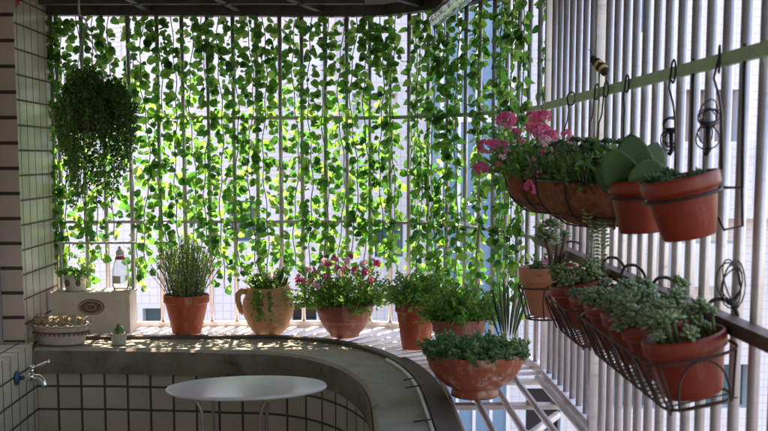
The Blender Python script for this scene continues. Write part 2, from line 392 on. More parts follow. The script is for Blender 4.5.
def wallstrip(m, path, z0, z1, u0=0):
    """vertical curved sheet with metre UVs"""
    u = u0
    for a, b in zip(path, path[1:]):
        L = (b-a).length
        m.add([(a.x, a.y, z0), (b.x, b.y, z0), (b.x, b.y, z1), (a.x, a.y, z1)], [(0, 1, 2, 3)], False, [[(u, z0), (u+L, z0), (u+L, z1), (u, z1)]])
        u += L
    return u
def offset_path(path, d):
    out = []
    for i, p in enumerate(path):
        t = (path[min(i+1, len(path)-1)]-path[max(i-1, 0)]).normalized()
        out.append(p+Vector((t.y, -t.x))*d)   # d>0 : right-hand side of travel
    return out
def solidstrip(m, pa, pb, z0, z1):
    """solid between plan curves pa and pb (same count)"""
    n = len(pa); vs = []
    for a, b in zip(pa, pb): vs += [(a.x, a.y, z0), (b.x, b.y, z0), (b.x, b.y, z1), (a.x, a.y, z1)]
    fs = []
    for i in range(n-1):
        o = i*4; q = o+4
        fs += [(o, q, q+1, o+1), (o+1, q+1, q+2, o+2), (o+2, q+2, q+3, o+3), (o+3, q+3, q, o)]
    fs += [(0, 1, 2, 3), ((n-1)*4+3, (n-1)*4+2, (n-1)*4+1, (n-1)*4)]
    m.add(vs, fs, False)

# ------------------------------------------------------------------ setting: floor, ground
m = M(); m.box((-.6, 1.6, -.05), (2.6, 7.2, .1)); tag(m.build('floor', 'floor'), kind='structure')
m = M(); m.add([(-200, -200, -12), (200, -200, -12), (200, 200, -12), (-200, 200, -12)], [(0, 1, 2, 3)]); tag(m.build('ground', 'ground'), kind='structure')

# ------------------------------------------------------------------ parapet
par = thing('curved_parapet', 'curved balcony parapet of cream square tiles under a broad rough concrete coping', 'wall', (-.4, 3.6, 0), kind='thing')
m = M(); inn = offset_path(inner, -.035)    # tiles set back under the coping
wallstrip(m, [p for p in inn], 0, SZ-.098, .012)
m.build('tile_face', 'tile_wall', par)
m = M(); solidstrip(m, offset_path(inner, -.035), outer, SZ-.096, SZ-.002)
m = M(); 
pa, pb = inner, outer
# coping: front face leaning, rounded nose
n = len(pa); prof = []
nose = offset_path(inner, 0); nose2 = offset_path(inner, -.012); low = offset_path(inner, -.004); und = offset_path(inner, -.06)
vs = []
for i in range(n):
    q = [(und[i], SZ-.097), (low[i], SZ-.097), (nose[i], SZ-.086), (nose[i], SZ-.012), (nose2[i], SZ-.001), (pb[i], SZ), (pb[i], SZ-.15)]
    vs += [(p.x, p.y, z) for p, z in q]
fs = []
for i in range(n-1):
    for k in range(6): fs.append((i*7+k, i*7+k+1, (i+1)*7+k+1, (i+1)*7+k))
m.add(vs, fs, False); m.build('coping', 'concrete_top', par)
# face of the coping a hair proud, darker concrete
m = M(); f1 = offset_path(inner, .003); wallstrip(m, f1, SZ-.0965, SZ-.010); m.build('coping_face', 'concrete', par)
m = M(); solidstrip(m, offset_path(outer, -.022), offset_path(outer, .012), SZ-.05, SZ+.012); m.build('lip_strip', 'lip', par)
# white filler line along the lip on the right side
k0 = next(i for i, p in enumerate(outer) if p.x > .13)
m = M(); pp = offset_path(outer, .019); m.tube([(p.x, p.y, SZ+.003) for p in pp[k0:]], .0060, 8); m.build('sealant_line', 'white', par)
for (px, py) in ((412, 380), (414, 388), (424, 422)):
    m = M(); c = atz(px, py, SZ+.004); m.tube([c-Vector((.028, 0, 0)), c+Vector((.028, .004, .008))], .0022, 5); m.build('metal_pin', 'wire', par)
# outer skin
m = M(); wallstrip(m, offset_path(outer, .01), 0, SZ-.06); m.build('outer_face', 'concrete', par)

# left low wall with tiles
lw = thing('side_parapet', 'low side wall of narrow cream tiles at the faucet, below the tiled column', 'wall', (-1.26, 3, 0), kind='thing')
m = M()
def facedbox(m, x0, x1, y0, y1, z0, z1):
    def q(a, b, c, d, u, v): m.add([a, b, c, d], [(0, 1, 2, 3)], False, [[(0, v[0]), (u, v[0]), (u, v[1]), (0, v[1])]])
    m.add([(x1, y0, z0), (x1, y1, z0), (x1, y1, z1), (x1, y0, z1)], [(0, 1, 2, 3)], False, [[(y0, z0), (y1, z0), (y1, z1), (y0, z1)]])
    m.add([(x0, y0, z0), (x1, y0, z0), (x1, y0, z1), (x0, y0, z1)], [(0, 1, 2, 3)], False, [[(x0, z0), (x1, z0), (x1, z1), (x0, z1)]])
    m.add([(x0, y1, z0), (x0, y0, z0), (x0, y0, z1), (x0, y1, z1)], [(0, 1, 2, 3)], False, [[(y1, z0), (y0, z0), (y0, z1), (y1, z1)]])
    m.add([(x1, y1, z0), (x0, y1, z0), (x0, y1, z1), (x1, y1, z1)], [(0, 1, 2, 3)], False, [[(x1, z0), (x0, z0), (x0, z1), (x1, z1)]])
    m.add([(x0, y0, z1), (x1, y0, z1), (x1, y1, z1), (x0, y1, z1)], [(0, 1, 2, 3)], False, [[(x0, y0), (x1, y0), (x1, y1), (x0, y1)]])
facedbox(m, -1.42, -1.19, 1.0, 4.08, 0, SZ+.02); facedbox(m, -1.42, -1.19, 4.081, 4.25, 0, SZ-.10); m.build('tile_face', 'tile_wall', lw)

# tiled column
cw = thing('tiled_column', 'tall tiled column with pinkish front tiles and pale side tiles beside the leaf curtain', 'column', (-1.4, 4.3, 0), kind='thing')
m = M()
cx1, cx0, cy0, cy1 = -1.228, -1.60, 4.105, 4.66
m.add([(cx1, cy0, SZ-.1), (cx1, cy1, SZ-.1), (cx1, cy1, 2.3), (cx1, cy0, 2.3)], [(0, 1, 2, 3)], False, [[(0.045, 0), (cy1-cy0+.045, 0), (cy1-cy0+.045, 2.3-SZ+.1), (0.045, 2.3-SZ+.1)]])
m.build('side_tiles', 'tile_col', cw)
m = M()
m.add([(-1.305, cy0-.003, SZ+.02), (cx1+.003, cy0-.003, SZ+.02), (cx1+.003, cy0-.003, 2.3), (-1.305, cy0-.003, 2.3)], [(0, 1, 2, 3)], False, [[(.06, .0), (.137, 0), (.137, 1.44), (.06, 1.44)]])
m.add([(cx1+.003, cy0-.003, SZ+.02), (cx1+.003, cy0+.003, SZ+.02), (cx1+.003, cy0+.003, 2.3), (cx1+.003, cy0-.003, 2.3)], [(0, 1, 2, 3)], False, [[(.1, .0), (.102, 0), (.102, 1.44), (.1, 1.44)]])
m.build('front_tiles', 'tile_front', cw)
m = M(); m.box((-1.42, 4.39, 1.15), (.36, .56, 2.3)); m.build('core', 'facade_side', cw)
dw = thing('door_jamb', 'near-black metal door jamb standing against the left edge of the tiled column', 'door frame', (-1.34, 3.96, SZ), kind='thing')
m = M(); m.box((-1.357, 4.06, SZ+.74), (.09, .055, 1.44)); m.box((-1.316, 4.055, SZ+.74), (.012, .045, 1.44)); m.build('jamb_post', 'beeblack', dw)

# ------------------------------------------------------------------ grilles
TOPZ = 2.125; RZ1, RZ2 = 1.71, 1.283
bg = thing('curved_window_grille', 'curved steel bar grille behind the leaf garlands, from tiled column to corner post', 'window grille', (0, 4.6, SZ), kind='thing')
def path_len(path):
    L = [0]
    for a, b in zip(path, path[1:]): L.append(L[-1]+(b-a).length)
    return L
GL = path_len(grb)
def gpos(s):
    s = max(0, min(GL[-1], s))
    for i in range(len(GL)-1):
        if s <= GL[i+1]+1e-9:
            f = (s-GL[i])/(GL[i+1]-GL[i]); p = grb[i].lerp(grb[i+1], f); t = (grb[i+1]-grb[i]).normalized(); return p, t
def dense(path, k=6):
    o = []
    for a, b in zip(path, path[1:]): o += [a.lerp(b, i/k) for i in range(k)]
    return o+[path[-1]]
nb = 23; bar_s = []
barx = [52, 61, 86, 106, 132, 160, 185, 210, 235, 258, 281, 303, 326, 347, 370, 390, 409, 428, 447, 465, 479, 493, 506, 518, 528, 538]
for bx in barx:
    best = None
    for i in range(0, 900):
        s = GL[-1]*i/899; p, t = gpos(s)
        x = PPX  # project
        v = RC.transposed() @ (Vector((p.x, p.y, 1.4))-CAM); x = PPX+FPX*v.x/-v.z
        if best is None or abs(x-bx) < best[0]: best = (abs(x-bx), s)
    bar_s.append(best[1])
for s in bar_s:
    p, t = gpos(s); m = M(); m.tube([(p.x, p.y, SZ+.012), (p.x, p.y, TOPZ)], .0088, 10); m.build('bar', 'steel', bg)
def railtube(path, z, h, w, name, mat, parent, d=0):
    pa = offset_path(path, d-w/2); pb = offset_path(path, d+w/2); m = M(); solidstrip(m, pa, pb, z-h/2, z+h/2); return m.build(name, mat, parent)
gd = dense(grb, 3)
railtube(gd, RZ1, .014, .010, 'rail', 'steel_green', bg, .016)
railtube(gd, RZ2, .012, .010, 'rail', 'steel', bg, .016)
railtube(gd, SZ+.006, .03, .022, 'bottom_rail', 'sill_metal', bg, 0)
railtube(gd, TOPZ+.01, .03, .03, 'top_rail', 'roof_beam', bg, 0)

rg_ = thing('side_bar_grille', 'steel bar grille running along the right side towards the viewer, with green top rail', 'window grille', (.63, 2.4, SZ), kind='thing')
WX = .632
def bar(x, y, z0, z1, r=.0095, name='bar', mat='steel'):
    m = M(); m.tube([(x, y, z0), (x, y, z1)], r, 10); return m.build(name, mat, rg_)
m = M(); m.box((WX, 3.555, (SZ+2.13)/2), (.026, .026, 2.13-SZ)); m.build('corner_post', 'steel', rg_)
m = M(); m.box((WX, 2.815, (SZ+2.13)/2-.05), (.030, .030, 2.23-SZ)); m.build('middle_post', 'steel', rg_)
y = 3.555-.0925
while y > 2.86: bar(WX, y, SZ+.012, 2.12); y -= .0925
y = 2.815-.088
while y > 1.1: bar(WX, y, .40, 2.12); y -= .0865
def sx(y0, y1, z, h, w, x, name, mat):
    m = M(); m.box((x, (y0+y1)/2, z), (w, abs(y1-y0), h)); return m.build(name, mat, rg_)
sx(1.0, 3.55, RZ1, .022, .010, WX-.016, 'green_rail', 'steel_green')
sx(1.0, 3.55, RZ2, .022, .030, WX-.026, 'brown_rail', 'steel_brown')
sx(2.83, 3.54, SZ+.004, .028, .030, WX, 'bottom_rail', 'sill_metal')
sx(1.0, 3.56, 2.135, .03, .03, WX, 'top_rail', 'roof_beam')
sx(1.0, 2.80, .40, .03, .030, WX, 'lower_rail', 'sill_metal')

# slatted sill
ss = thing('slatted_sill', 'pale metal slatted sill under the pots between the coping and the bars', 'sill', (.2, 4.2, SZ), kind='thing')
# back section: flat slats running outwards
def line(s_o, s_g, w=.03, name='slat', h=.010, mat='sill_metal', z=SZ-.004):
    a, b = s_o, s_g; d = (b-a).normalized(); nn = Vector((-d.y, d.x))*w/2
    m = M(); vs = []
    for z_ in (z-h/2, z+h/2): vs += [(a.x-nn.x, a.y-nn.y, z_), (a.x+nn.x, a.y+nn.y, z_), (b.x+nn.x, b.y+nn.y, z_), (b.x-nn.x, b.y-nn.y, z_)]
    m.add(vs, [(3, 2, 1, 0), (4, 5, 6, 7), (0, 1, 5, 4), (1, 2, 6, 5), (2, 3, 7, 6), (3, 0, 4, 7)], False)
    m.build(name, mat, ss)
OL = path_len(outer)
def opos(s):
    for i in range(len(OL)-1):
        if s <= OL[i+1]+1e-9:
            f = (s-OL[i])/(OL[i+1]-OL[i]); return outer[i].lerp(outer[i+1], f)
    return outer[-1]
x = -1.19
while x < -.33:
    line(Vector((x-.03, 4.30)), Vector((x+.045, 4.585)), .027); x += .046
s = OL[2]+.27; s_end = next(OL[i] for i, p in enumerate(outer) if p.y < 3.52)
K = 17; g0 = -.30+1.225; 
for i in range(K):
    f = i/(K-1); o = opos(s+(s_end-s)*f); p, t = gpos(g0+.06+(GL[-1]-g0-.08)*f)
    d = (p-o).normalized(); line(o+d*.014, p-d*.012, .023)
# right section: round tubes towards the viewer over cross bars
for k, X in enumerate((.285, .365, .445, .525, .60)):
    m = M(); m.tube([(X, 3.50, SZ-.004), (X, 2.0, SZ-.004)], .010, 10); m.build('sill_tube', 'steel', ss)
for Y in (3.52, 3.17, 2.82, 2.46, 2.1):
    m = M(); m.box((.43, Y, SZ-.022), (.38, .040, .014)); m.build('cross_bar', 'sill_metal', ss)
m = M(); m.tube([(.27, 2.5, SZ-.045), (.60, 3.15, SZ-.045)], .012, 8); m.build('brace', 'sill_metal', ss)
m = M(); solidstrip(m, offset_path(outer, -.052)[k0:], offset_path(outer, -.024)[k0:], SZ-.03, SZ+.008); m.build('edge_angle', 'lip', ss)

# roof
rf = thing('balcony_roof', 'dull grey awning roof with dark curved edge beam and ribs above the leaves', 'roof', (0, 3, 2.15), kind='thing')
edge = [Vector((-1.7, 4.80)), Vector((-.1, 4.80))]+[gpos(ss_)[0]+Vector((gpos(ss_)[1].y*-1, gpos(ss_)[1].x))*.19 for ss_ in [1.2+(GL[-1]-1.2)*i/10 for i in range(11)]]+[Vector((.82, 3.3)), Vector((.82, -.6))]
edge = [p for i, p in enumerate(edge) if i < 2 or p.x > -.1]
vs = [(p.x, p.y, 2.165) for p in edge]+[(-1.7, -.6, 2.165)]; k = len(vs)
vs2 = [(x, y, z+.02) for x, y, z in vs]
m = M(); m.add(vs+vs2, [tuple(range(k))[::-1], tuple(range(k, 2*k))]+[(i, (i+1) % k, k+(i+1) % k, k+i) for i in range(k)], False); m.build('roof_sheet', 'roof', rf)
m = M(); solidstrip(m, offset_path(gd, .02), offset_path(gd, .05), 2.118, 2.162); m.build('edge_beam', 'roof_beam', rf)
for (x0, y0, x1, y1) in ((-.82, 4.57, -.86, 3.4), (-.12, 4.57, -.42, 3.6), (.28, 4.4, -.1, 3.7), (-.45, 4.57, -.62, 3.4), (.05, 4.3, -1.2, 4.36)):
    a = Vector((x0, y0)); b = Vector((x1, y1)); d = (b-a).normalized(); nn = Vector((-d.y, d.x))
    m = M(); L = (b-a).length; c = (a+b)/2; m.box((c.x, c.y, 2.148), (L, .028, .03), rz=math.atan2(d.y, d.x)); m.build('rib', 'roof_beam', rf)

hw = thing('unseen_house_wall', 'unseen plastered house wall added behind the viewer to cut the light on the balcony', 'wall', (-1.5, -.6, 0), kind='thing')  # unseen rear and side walls, added to keep sky light out of the balcony
m = M(); m.box((-.4, -.75, 1.1), (3.0, .2, 2.2)); m.build('rear_wall', 'tile_back', hw)
m = M(); m.box((-1.75, 1.6, 1.1), (.2, 4.6, 2.2)); m.build('side_wall', 'tile_back', hw)

# ------------------------------------------------------------------ opposite buildings
def facade(parent, x0, x1, z0, z1, Y, wins, mat='facade', depth=.18):
    xs = sorted({x0, x1, *[w[0] for w in wins], *[w[1] for w in wins]}); zs = sorted({z0, z1, *[w[2] for w in wins], *[w[3] for w in wins]})
    m = M()
    for a, b in zip(xs, xs[1:]):
        for c, d in zip(zs, zs[1:]):
            cx, cz = (a+b)/2, (c+d)/2
            if any(w[0] < cx < w[1] and w[2] < cz < w[3] for w in wins): continue
            m.add([(a, Y, c), (b, Y, c), (b, Y, d), (a, Y, d)], [(0, 1, 2, 3)], False, [[(a, c), (b, c), (b, d), (a, d)]])
    m.build('wall', mat, parent)
    m = M(); m.box(((x0+x1)/2, Y+1.9, (z0+z1)/2), (x1-x0, 3, z1-z0)); m.build('building_body', 'facade_side', parent)
    for (a, b, c, d, gm) in wins:
        m = M(); t = .035
        for (p, q, r_, s_) in ((a, a+t, c, d), (b-t, b, c, d), (a+t, b-t, c, c+t), (a+t, b-t, d-t, d)):
            m.box(((p+q)/2, Y+depth/2+.002, (r_+s_)/2), (q-p, depth, s_-r_))
        if b-a > .5: m.box(((a+b)/2, Y+depth*.6, (c+d)/2), (.035, .04, d-c-2*t))
        f = m.build('window', 'white', parent)
        m = M(); m.box(((a+b)/2, Y+depth*.8, (c+d)/2), (b-a-2*t+.01, .01, d-c-2*t+.01)); m.build('pane', gm, f)
FY = 8.4
def FX(px): return at(px, 157, FY).x
def FZ(py): return at(384, py, FY).z
ab = thing('apartment_building', 'white tiled apartment building across the lane with small windows and shutters', 'building', (0, FY, -12), kind='thing')
W_ = []
def addw(px0, px1, py0, py1, g='teal_glass'): W_.append((FX(px0), FX(px1), FZ(py1), FZ(py0), g))
addw(134, 166, 303, 327, 'teal_glass'); addw(286, 320, 298, 326, 'dark_glass')
addw(676, 742, 84, 146, 'brownwall')
addw(612, 668, 360, 415, 'teal_glass'); addw(700, 762, 362, 415, 'teal_glass')
addw(348, 402, 88, 132, 'shutter'); addw(224, 262, 196, 246, 'teal_glass'); addw(626, 652, -60, 36, 'blue'); addw(370, 408, 215, 262, 'teal_glass')
addw(455, 505, 385, 440, 'teal_glass'); addw(525, 570, 385, 440, 'dark_glass'); addw(385, 430, 385, 440, 'teal_glass')
facade(ab, -4.2, 4.6, -12, 4.6, FY, W_)
# corrugated shutters
def shutter(px0, px1, py0, py1):
    a, b, c, d = FX(px0), FX(px1), FZ(py1), FZ(py0); m = M(); z = c
    while z < d:
        m.box(((a+b)/2, FY-.012, z), (b-a, .022, .014)); z += .034
    m.box(((a+b)/2, FY-.007, (c+d)/2), (b-a, .008, d-c)); m.build('shutter', 'shutter', ab)
shutter(196, 322, 60, 178); shutter(68, 124, 26, 60); shutter(560, 610, 150, 250)
m = M()
za = FZ(144)
m.box((FX(726), FY-.35, za), (FX(800)-FX(676), .03, .03)); m.box((FX(726), FY-.35, za-.06), (FX(800)-FX(676), .02, .015))
for i in range(12): m.box((FX(680)+i*.09, FY-.35, za-.25), (.012, .012, .5))
m.box((FX(726), FY-.18, za-.52), (FX(800)-FX(676), .36, .06)); m.build('balcony_railing', 'shutter', ab)
m = M(); m.box((FX(702), FY-.16, FZ(262)), (.5, .3, .32)); m.build('air_conditioner', 'white', ab)
m = M(); m.box((FX(340), FY-.02, FZ(50)), (.05, .03, 2.4)); m.box((FX(240), FY-.02, FZ(12)), (1.6, .04, .05)); m.build('drain_pipe', 'facade_side', ab)
bt = thing('blue_clad_building', 'blue clad stair tower seen through the leaves near the corner post', 'building', (1.0, 7.3, -12), kind='thing')
m = M(); bx0 = at(440, 157, 7.2).x; bx1 = at(512, 157, 7.2).x
m.box(((bx0+bx1)/2, 7.6, -3.4), (bx1-bx0, .8, 17.2)); m.build('tower', 'blue', bt)
m = M()
for i in range(5): m.box((bx0+.01+i*(bx1-bx0-.02)/4, 7.185, -3.4), (.02, .03, 17.2))
for z in (-1.4, .2, 1.8, 3.4): m.box(((bx0+bx1)/2, 7.19, z), (bx1-bx0, .02, .05))
m.build('cladding_rib', 'white', bt)

# ------------------------------------------------------------------ leaf garlands
ORD = 'first second third fourth fifth sixth seventh eighth ninth tenth eleventh twelfth thirteenth fourteenth fifteenth sixteenth seventeenth eighteenth nineteenth twentieth twenty-first twenty-second twenty-third twenty-fourth twenty-fifth twenty-sixth twenty-seventh twenty-eighth twenty-ninth thirtieth thirty-first thirty-second thirty-third thirty-fourth thirty-fifth thirty-sixth thirty-seventh thirty-eighth thirty-ninth fortieth'.split()
def sofpx(bx):
    best = None
    for i in range(0, 900):
        s = GL[-1]*i/899; p, t = gpos(s); v = RC.transposed() @ (Vector((p.x, p.y, 1.4))-CAM); x = PPX+FPX*v.x/-v.z
        if best is None or abs(x-bx) < best[0]: best = (abs(x-bx), s)
    return best[1]
gar = [(57, 275), (70, 262), (86, 286), (101, 262), (117, 240), (133, 292), (148, 270), (163, 262), (178, 268), (193, 272), (208, 268), (223, 290), (238, 278), (252, 268), (266, 290), (281, 280), (296, 270), (311, 284), (326, 278), (341, 268), (355, 262), (369, 276), (384, 262), (397, 268), (411, 282), (425, 276), (438, 292), (450, 286), (462, 300), (474, 306), (485, 312), (496, 318), (507, 322), (518, 300), (529, 310), (538, 270)]
names = {0: 'beside the tiled column', 2: 'behind the hanging basket', 9: 'behind the rosemary pot', 14: 'above the clay urn', 18: 'above the pink-flowered bowl', 24: 'above the tall orange pot'}
for i, (px, yend) in enumerate(gar):
    rg = random.Random(100+i)
    p, t = gpos(sofpx(px)); inn_ = Vector((t.y, -t.x))  # towards the room
    zend = (at(px, yend, p.y)).z
    o = thing('leaf_garland', 'hanging garland of round green leaves, %s strand from the tiled column' % ORD[i], 'leaf garland', (p.x, p.y, 2.11), group='leaf garlands hung down the window grille', kind='thing')
    off = rg.choice((.028, .034, -.022, .03))
    pts = []; z = 2.115; ph = rg.uniform(0, 6); amp = rg.uniform(.006, .016)
    while z > zend:
        s1 = amp*math.sin(ph+z*9)+.004*math.sin(z*37+i)
        pts.append(Vector((p.x+t.x*s1+inn_.x*off, p.y+t.y*s1+inn_.y*off, z))); z -= .03
    m = M(); m.tube(pts, .0021, 5); m.build('vine', 'stem', o)
    m = M(); side = 1
    dens = 1.0 if px < 430 else 1.25
    z = 2.10
    while z > zend:
        k = min(len(pts)-1, int((2.115-z)/.03)); c = pts[k]
        zz = (2.1-z)/(1.26)
        d_here = dens*(3.0 if z > 1.86 else 2.9 if px > 120 else 2.6)*(1+.42*math.sin(z*23+i*1.7))
        side = -side
        a = side*rg.uniform(.1, 1.35)
        dirv = Vector((t.x*a, t.y*a, 0))+Vector((inn_.x, inn_.y, 0))*rg.uniform(-.5, .7)+Vector((0, 0, rg.uniform(-.9, .25)))
        dirv.normalize()
        pet = rg.uniform(.006, .028)
        base = c+Vector((0, 0, rg.uniform(-.01, .01)))+dirv*pet*rg.uniform(.6, 1.5)
        nrm = Vector((inn_.x, inn_.y, 0))*rg.choice((1, 1, 1, -1))+Vector((rg.uniform(-.8, .8), rg.uniform(-.8, .8), rg.uniform(-.5, .8)))
        L = rg.uniform(.020, .040)*(1 if rg.random() < .8 else .7)
        m.leaf(base, dirv+Vector((0, 0, -.25)), nrm, L, L*rg.uniform(.72, 1.0), 'round', rg.uniform(-.15, .55), rg.uniform(-.2, .5))
        z -= rg.uniform(.011, .026)/max(.7, d_here)
    m.build('leaves', 'ivy', o)

# ------------------------------------------------------------------ hanging basket
B = at(91, 118, 3.95)
hb = thing('hanging_plant_basket', 'large dark bushy fern-like plant hanging in a basket at the tiled column', 'hanging plant', (B.x, B.y, B.z), kind='thing')
m = M(); m.lathe([(.04, -.05), (.065, -.01), (.075, .05), (.078, .055), (.07, .05), (.02, .04)], 28, Matrix.Translation(B)); m.build('basket', 'soil', hb)
apex = at(84, 26, 3.95); m = M()
for a in (.4, 2.5, 4.6): m.tube([apex, B+Vector((.1*math.cos(a), .1*math.sin(a), .055))], .0018, 5)
m.build('hanger_wire', 'hook', hb)
top = at(80, 4, 3.95); top.z = 2.16
m = M(); m.tube([top, at(79, 8, 3.95), at(80, 15, 3.95), at(86, 20, 3.95), at(86, 25, 3.95), at(83, 28, 3.95)], .0035, 8); m.build('ceiling_hook', 'hook', hb)
rg = random.Random(5); m = M(); ms = M()
for i in range(330):
    a = rg.uniform(0, 2*math.pi); el = rg.uniform(-.5, 1.5)
    d = Vector((math.cos(a)*math.cos(el), math.sin(a)*math.cos(el), math.sin(el)*1.25)).normalized()
    q = B+Vector((.05*math.cos(a), .05*math.sin(a), .045)); pts = [q.copy()]; vel = d.copy()
    nseg = rg.randint(4, 10) if i < 220 else rg.randint(12, 24)
    for k in range(nseg):
        vel.z -= rg.uniform(.07, .19); q = q+vel.normalized()*.019+Vector((rg.uniform(-.003, .003), rg.uniform(-.003, .003), 0))
        r_ = math.hypot(q.x-B.x, q.y-B.y); lim = .112+.03*math.sin(a*3+1)+.012*math.sin(i*1.3)-.05*max(0, (B.z-.06-q.z)/.2)-.06*max(0, (q.z-B.z-.03)/.1)
        if r_ > lim: q.x += (B.x+(q.x-B.x)*lim/r_-q.x)*.6; q.y += (B.y+(q.y-B.y)*lim/r_-q.y)*.6
        pts.append(q.copy())
    pts = [p_ for p_ in pts if p_.z > B.z-.31]
    if len(pts) < 3: continue
    ms.tube(pts, .0009, 3)
    for k, q in enumerate(pts[1:]):
        for j in range(4):
            d2 = rdir(rg, -.1); m.leaf(q+Vector((rg.uniform(-.012, .012), rg.uniform(-.012, .012), rg.uniform(-.01, .01))), d2, rdir(rg, .5), rg.uniform(.010, .018), rg.uniform(.006, .011), 'lance', .1)
ms.build('stems', 'stem', hb); m.build('foliage', 'leaf_dark', hb)

# ------------------------------------------------------------------ pots
def potprof(r, h, rim=.022, taper=.68, th=.006, rimout=.006):
    rb = r*taper; rr = r-rimout; zb = h-rim
    return [(rb*.94, 0), (rb, .004), (rr*.985, zb-.003), (rr*.99, zb), (r-.001, zb+.002), (r, zb+.006), (r, h-.004), (r-.002, h), (r-th, h), (r-th-.001, h-.004), (rr-th, h-.03), (0.001, h-.03)]
def soilpart(o, T, r, z, n=28):
    rg = random.Random(int(r*1e4)); m = M(); m.ball((0, 0, z-.004), (r, r, .012), 24, 8, T=T, jit=.04, rg=rg)
    for i in range(n):
        a = rg.uniform(0, 6.28); q = r*math.sqrt(rg.random())*.9
        m.ball((q*math.cos(a), q*math.sin(a), z+.006), rg.uniform(.003, .007), 6, 4, T=T, jit=.2, rg=rg)
    m.build('soil', 'soil', o)
def simplepot(o, r, h, mat, **kw):
    T = wmat(o); m = M(); m.lathe(potprof(r, h, **kw), 56, T=T, wob=.004); m.build('pot', mat, o); soilpart(o, T, r*.86, h-.02); return T

def on_sill(px, Y): 
    a = at(px, 157, Y); return Vector((a.x, Y, SZ+.003))

# rosemary
c = on_sill(183.5, 4.40)
o = thing('potted_rosemary', 'bushy upright grey-green rosemary in a reddish rimmed terracotta pot on the sill', 'potted plant', c, group='pots standing on the slatted sill')
T = simplepot(o, .091, .158, 'terra', rim=.034, taper=.64)
rg = random.Random(11); ms = M(); m = M()
for i in range(210):
    a = rg.uniform(0, 6.28); rr = .07*math.sqrt(rg.random()); st = T @ Vector((rr*math.cos(a), rr*math.sin(a), .14))
    h = rg.uniform(.15, .27)*(1-.22*rr/.07); sp = rg.uniform(.1, 1.35)*rr/.07
    pts = []
    for k in range(9):
        f = k/8; pts.append(st+Vector((math.cos(a)*sp*.085*f**1.2, math.sin(a)*sp*.085*f**1.2, h*f))+Vector((rg.uniform(-1, 1), rg.uniform(-1, 1), 0))*.003)
    ms.tube(pts, .0011, 4)
    for k in range(int(h/.0058)):
        f = rg.uniform(.08, 1); idx = f*8; i0 = min(7, int(idx)); q = pts[i0].lerp(pts[i0+1], idx-i0)
        w = rg.uniform(0, 6.28); d = Vector((math.cos(w), math.sin(w), rg.uniform(.2, 1.2)))
        m.leaf(q, d, rdir(rg, 0), rg.uniform(.007, .0125), .0038, 'tiny')
ms.build('stems', 'stem', o); m.build('foliage', 'leaf_rosemary', o)

# urn
c = on_sill(266.5, 4.38)
o = thing('urn_planter', 'round ochre clay urn with one ear handle, holding jade-leaved and trailing plants', 'potted plant', c, group='pots standing on the slatted sill')
T = wmat(o)
prof = [(.052, 0), (.060, .004), (.078, .03), (.098, .075), (.104, .105), (.099, .14), (.088, .165), (.082, .178), (.087, .188), (.089, .190), (.083, .189), (.076, .176), (.08, .15), (.001, .15)]
m = M(); seg = 64; vs = []; fs = []
for i, (r, z) in enumerate(prof):
    for k in range(seg):
        w = 2*math.pi*k/seg; lift = 0
        if i >= 6 and i <= 11: lift = .017*max(0, math.cos(w-.15))**2 - .005*max(0, math.cos(w-2.6))
        vs.append((r*math.cos(w), r*math.sin(w), z+lift))
for i in range(len(prof)-1):
    for k in range(seg): fs.append((i*seg+k, i*seg+(k+1) % seg, (i+1)*seg+(k+1) % seg, (i+1)*seg+k))
fs.append(tuple(range(seg))[::-1]); m.add(vs, fs, True, T=T); m.build('urn', 'urn', o)
m = M(); m.tube([T @ Vector(q) for q in [(-.080, 0, .168), (-.105, 0, .172), (-.120, 0, .158), (-.121, 0, .135), (-.115, 0, .112), (-.108, 0, .092), (-.098, 0, .082)]], [.009, .010, .010, .009, .009, .009, .008], 10, flat=1.3); m.build('handle', 'urn', o)
soilpart(o, T, .072, .165)
rg = random.Random(12); m = M(); ms = M()
for i in range(34):
    a = rg.uniform(0, 6.28); rr = .06*math.sqrt(rg.random()); st = T @ Vector((rr*math.cos(a), rr*math.sin(a), .165)); h = rg.uniform(.04, .115); lean = Vector((math.cos(a), math.sin(a), 0))*rg.uniform(0, .05)
    if rg.random() < .3: lean += Vector((-.03, -.01, 0))
    en = st+lean+Vector((0, 0, h)); ms.tube([st, st.lerp(en, .5)+Vector((0, 0, .004)), en], .0016, 4)
    for k in range(14):
        f = rg.uniform(.15, 1); q = st.lerp(en, f); w = rg.uniform(0, 6.28)
        d = Vector((math.cos(w), math.sin(w), rg.uniform(.2, 1))); m.leaf(q, d, Vector((0, 0, 1)), rg.uniform(.018, .03), rg.uniform(.009, .014), 'lance', .2, .1)
ms.build('stems', 'stem', o); m.build('foliage', 'leaf_mid', o)
m = M()   # upright striped blades
for i, (dx, dy, h, tl) in enumerate(((.02, -.01, .10, .1), (.034, .0, .115, .25), (.045, .01, .10, -.05), (.05, -.015, .085, .4), (.02, .02, .09, -.2))):
    m.fat(T @ Vector((dx, dy, .16)), Vector((tl, 0, 1)), Vector((0, -1, .1)), h, .017, .004, 5, 6)
m.build('blade', 'snake', o)
m = M(); rg = random.Random(13)
for j in range(9):
    w = -math.pi/2+rg.uniform(-.55, .35)
    for k in range(16):
        f = k/16; rr = .088+.02*math.sin(min(1, f*1.6)*1.6); z = .178-f*rg.uniform(.06, .14)
        if z < .04: break
        q = T @ Vector(((rr+.004)*math.cos(w+.06*f*j/4), (rr+.004)*math.sin(w+.06*f*j/4), z)); m.leaf(q, rdir(rg, -.3), Vector((0, -1, .2)), .013, .009, 'lance')
m.build('trailing_stems', 'leaf_mid', o)
m = M(); p0 = T @ Vector((.02, -.02, .235))
for k in range(7): m.flower(p0+rdir(rg, 0)*.012, rdir(rg, .2)+Vector((0, -.6, 0)), .011)
m.build('flower_head', 'pinkpale', o)

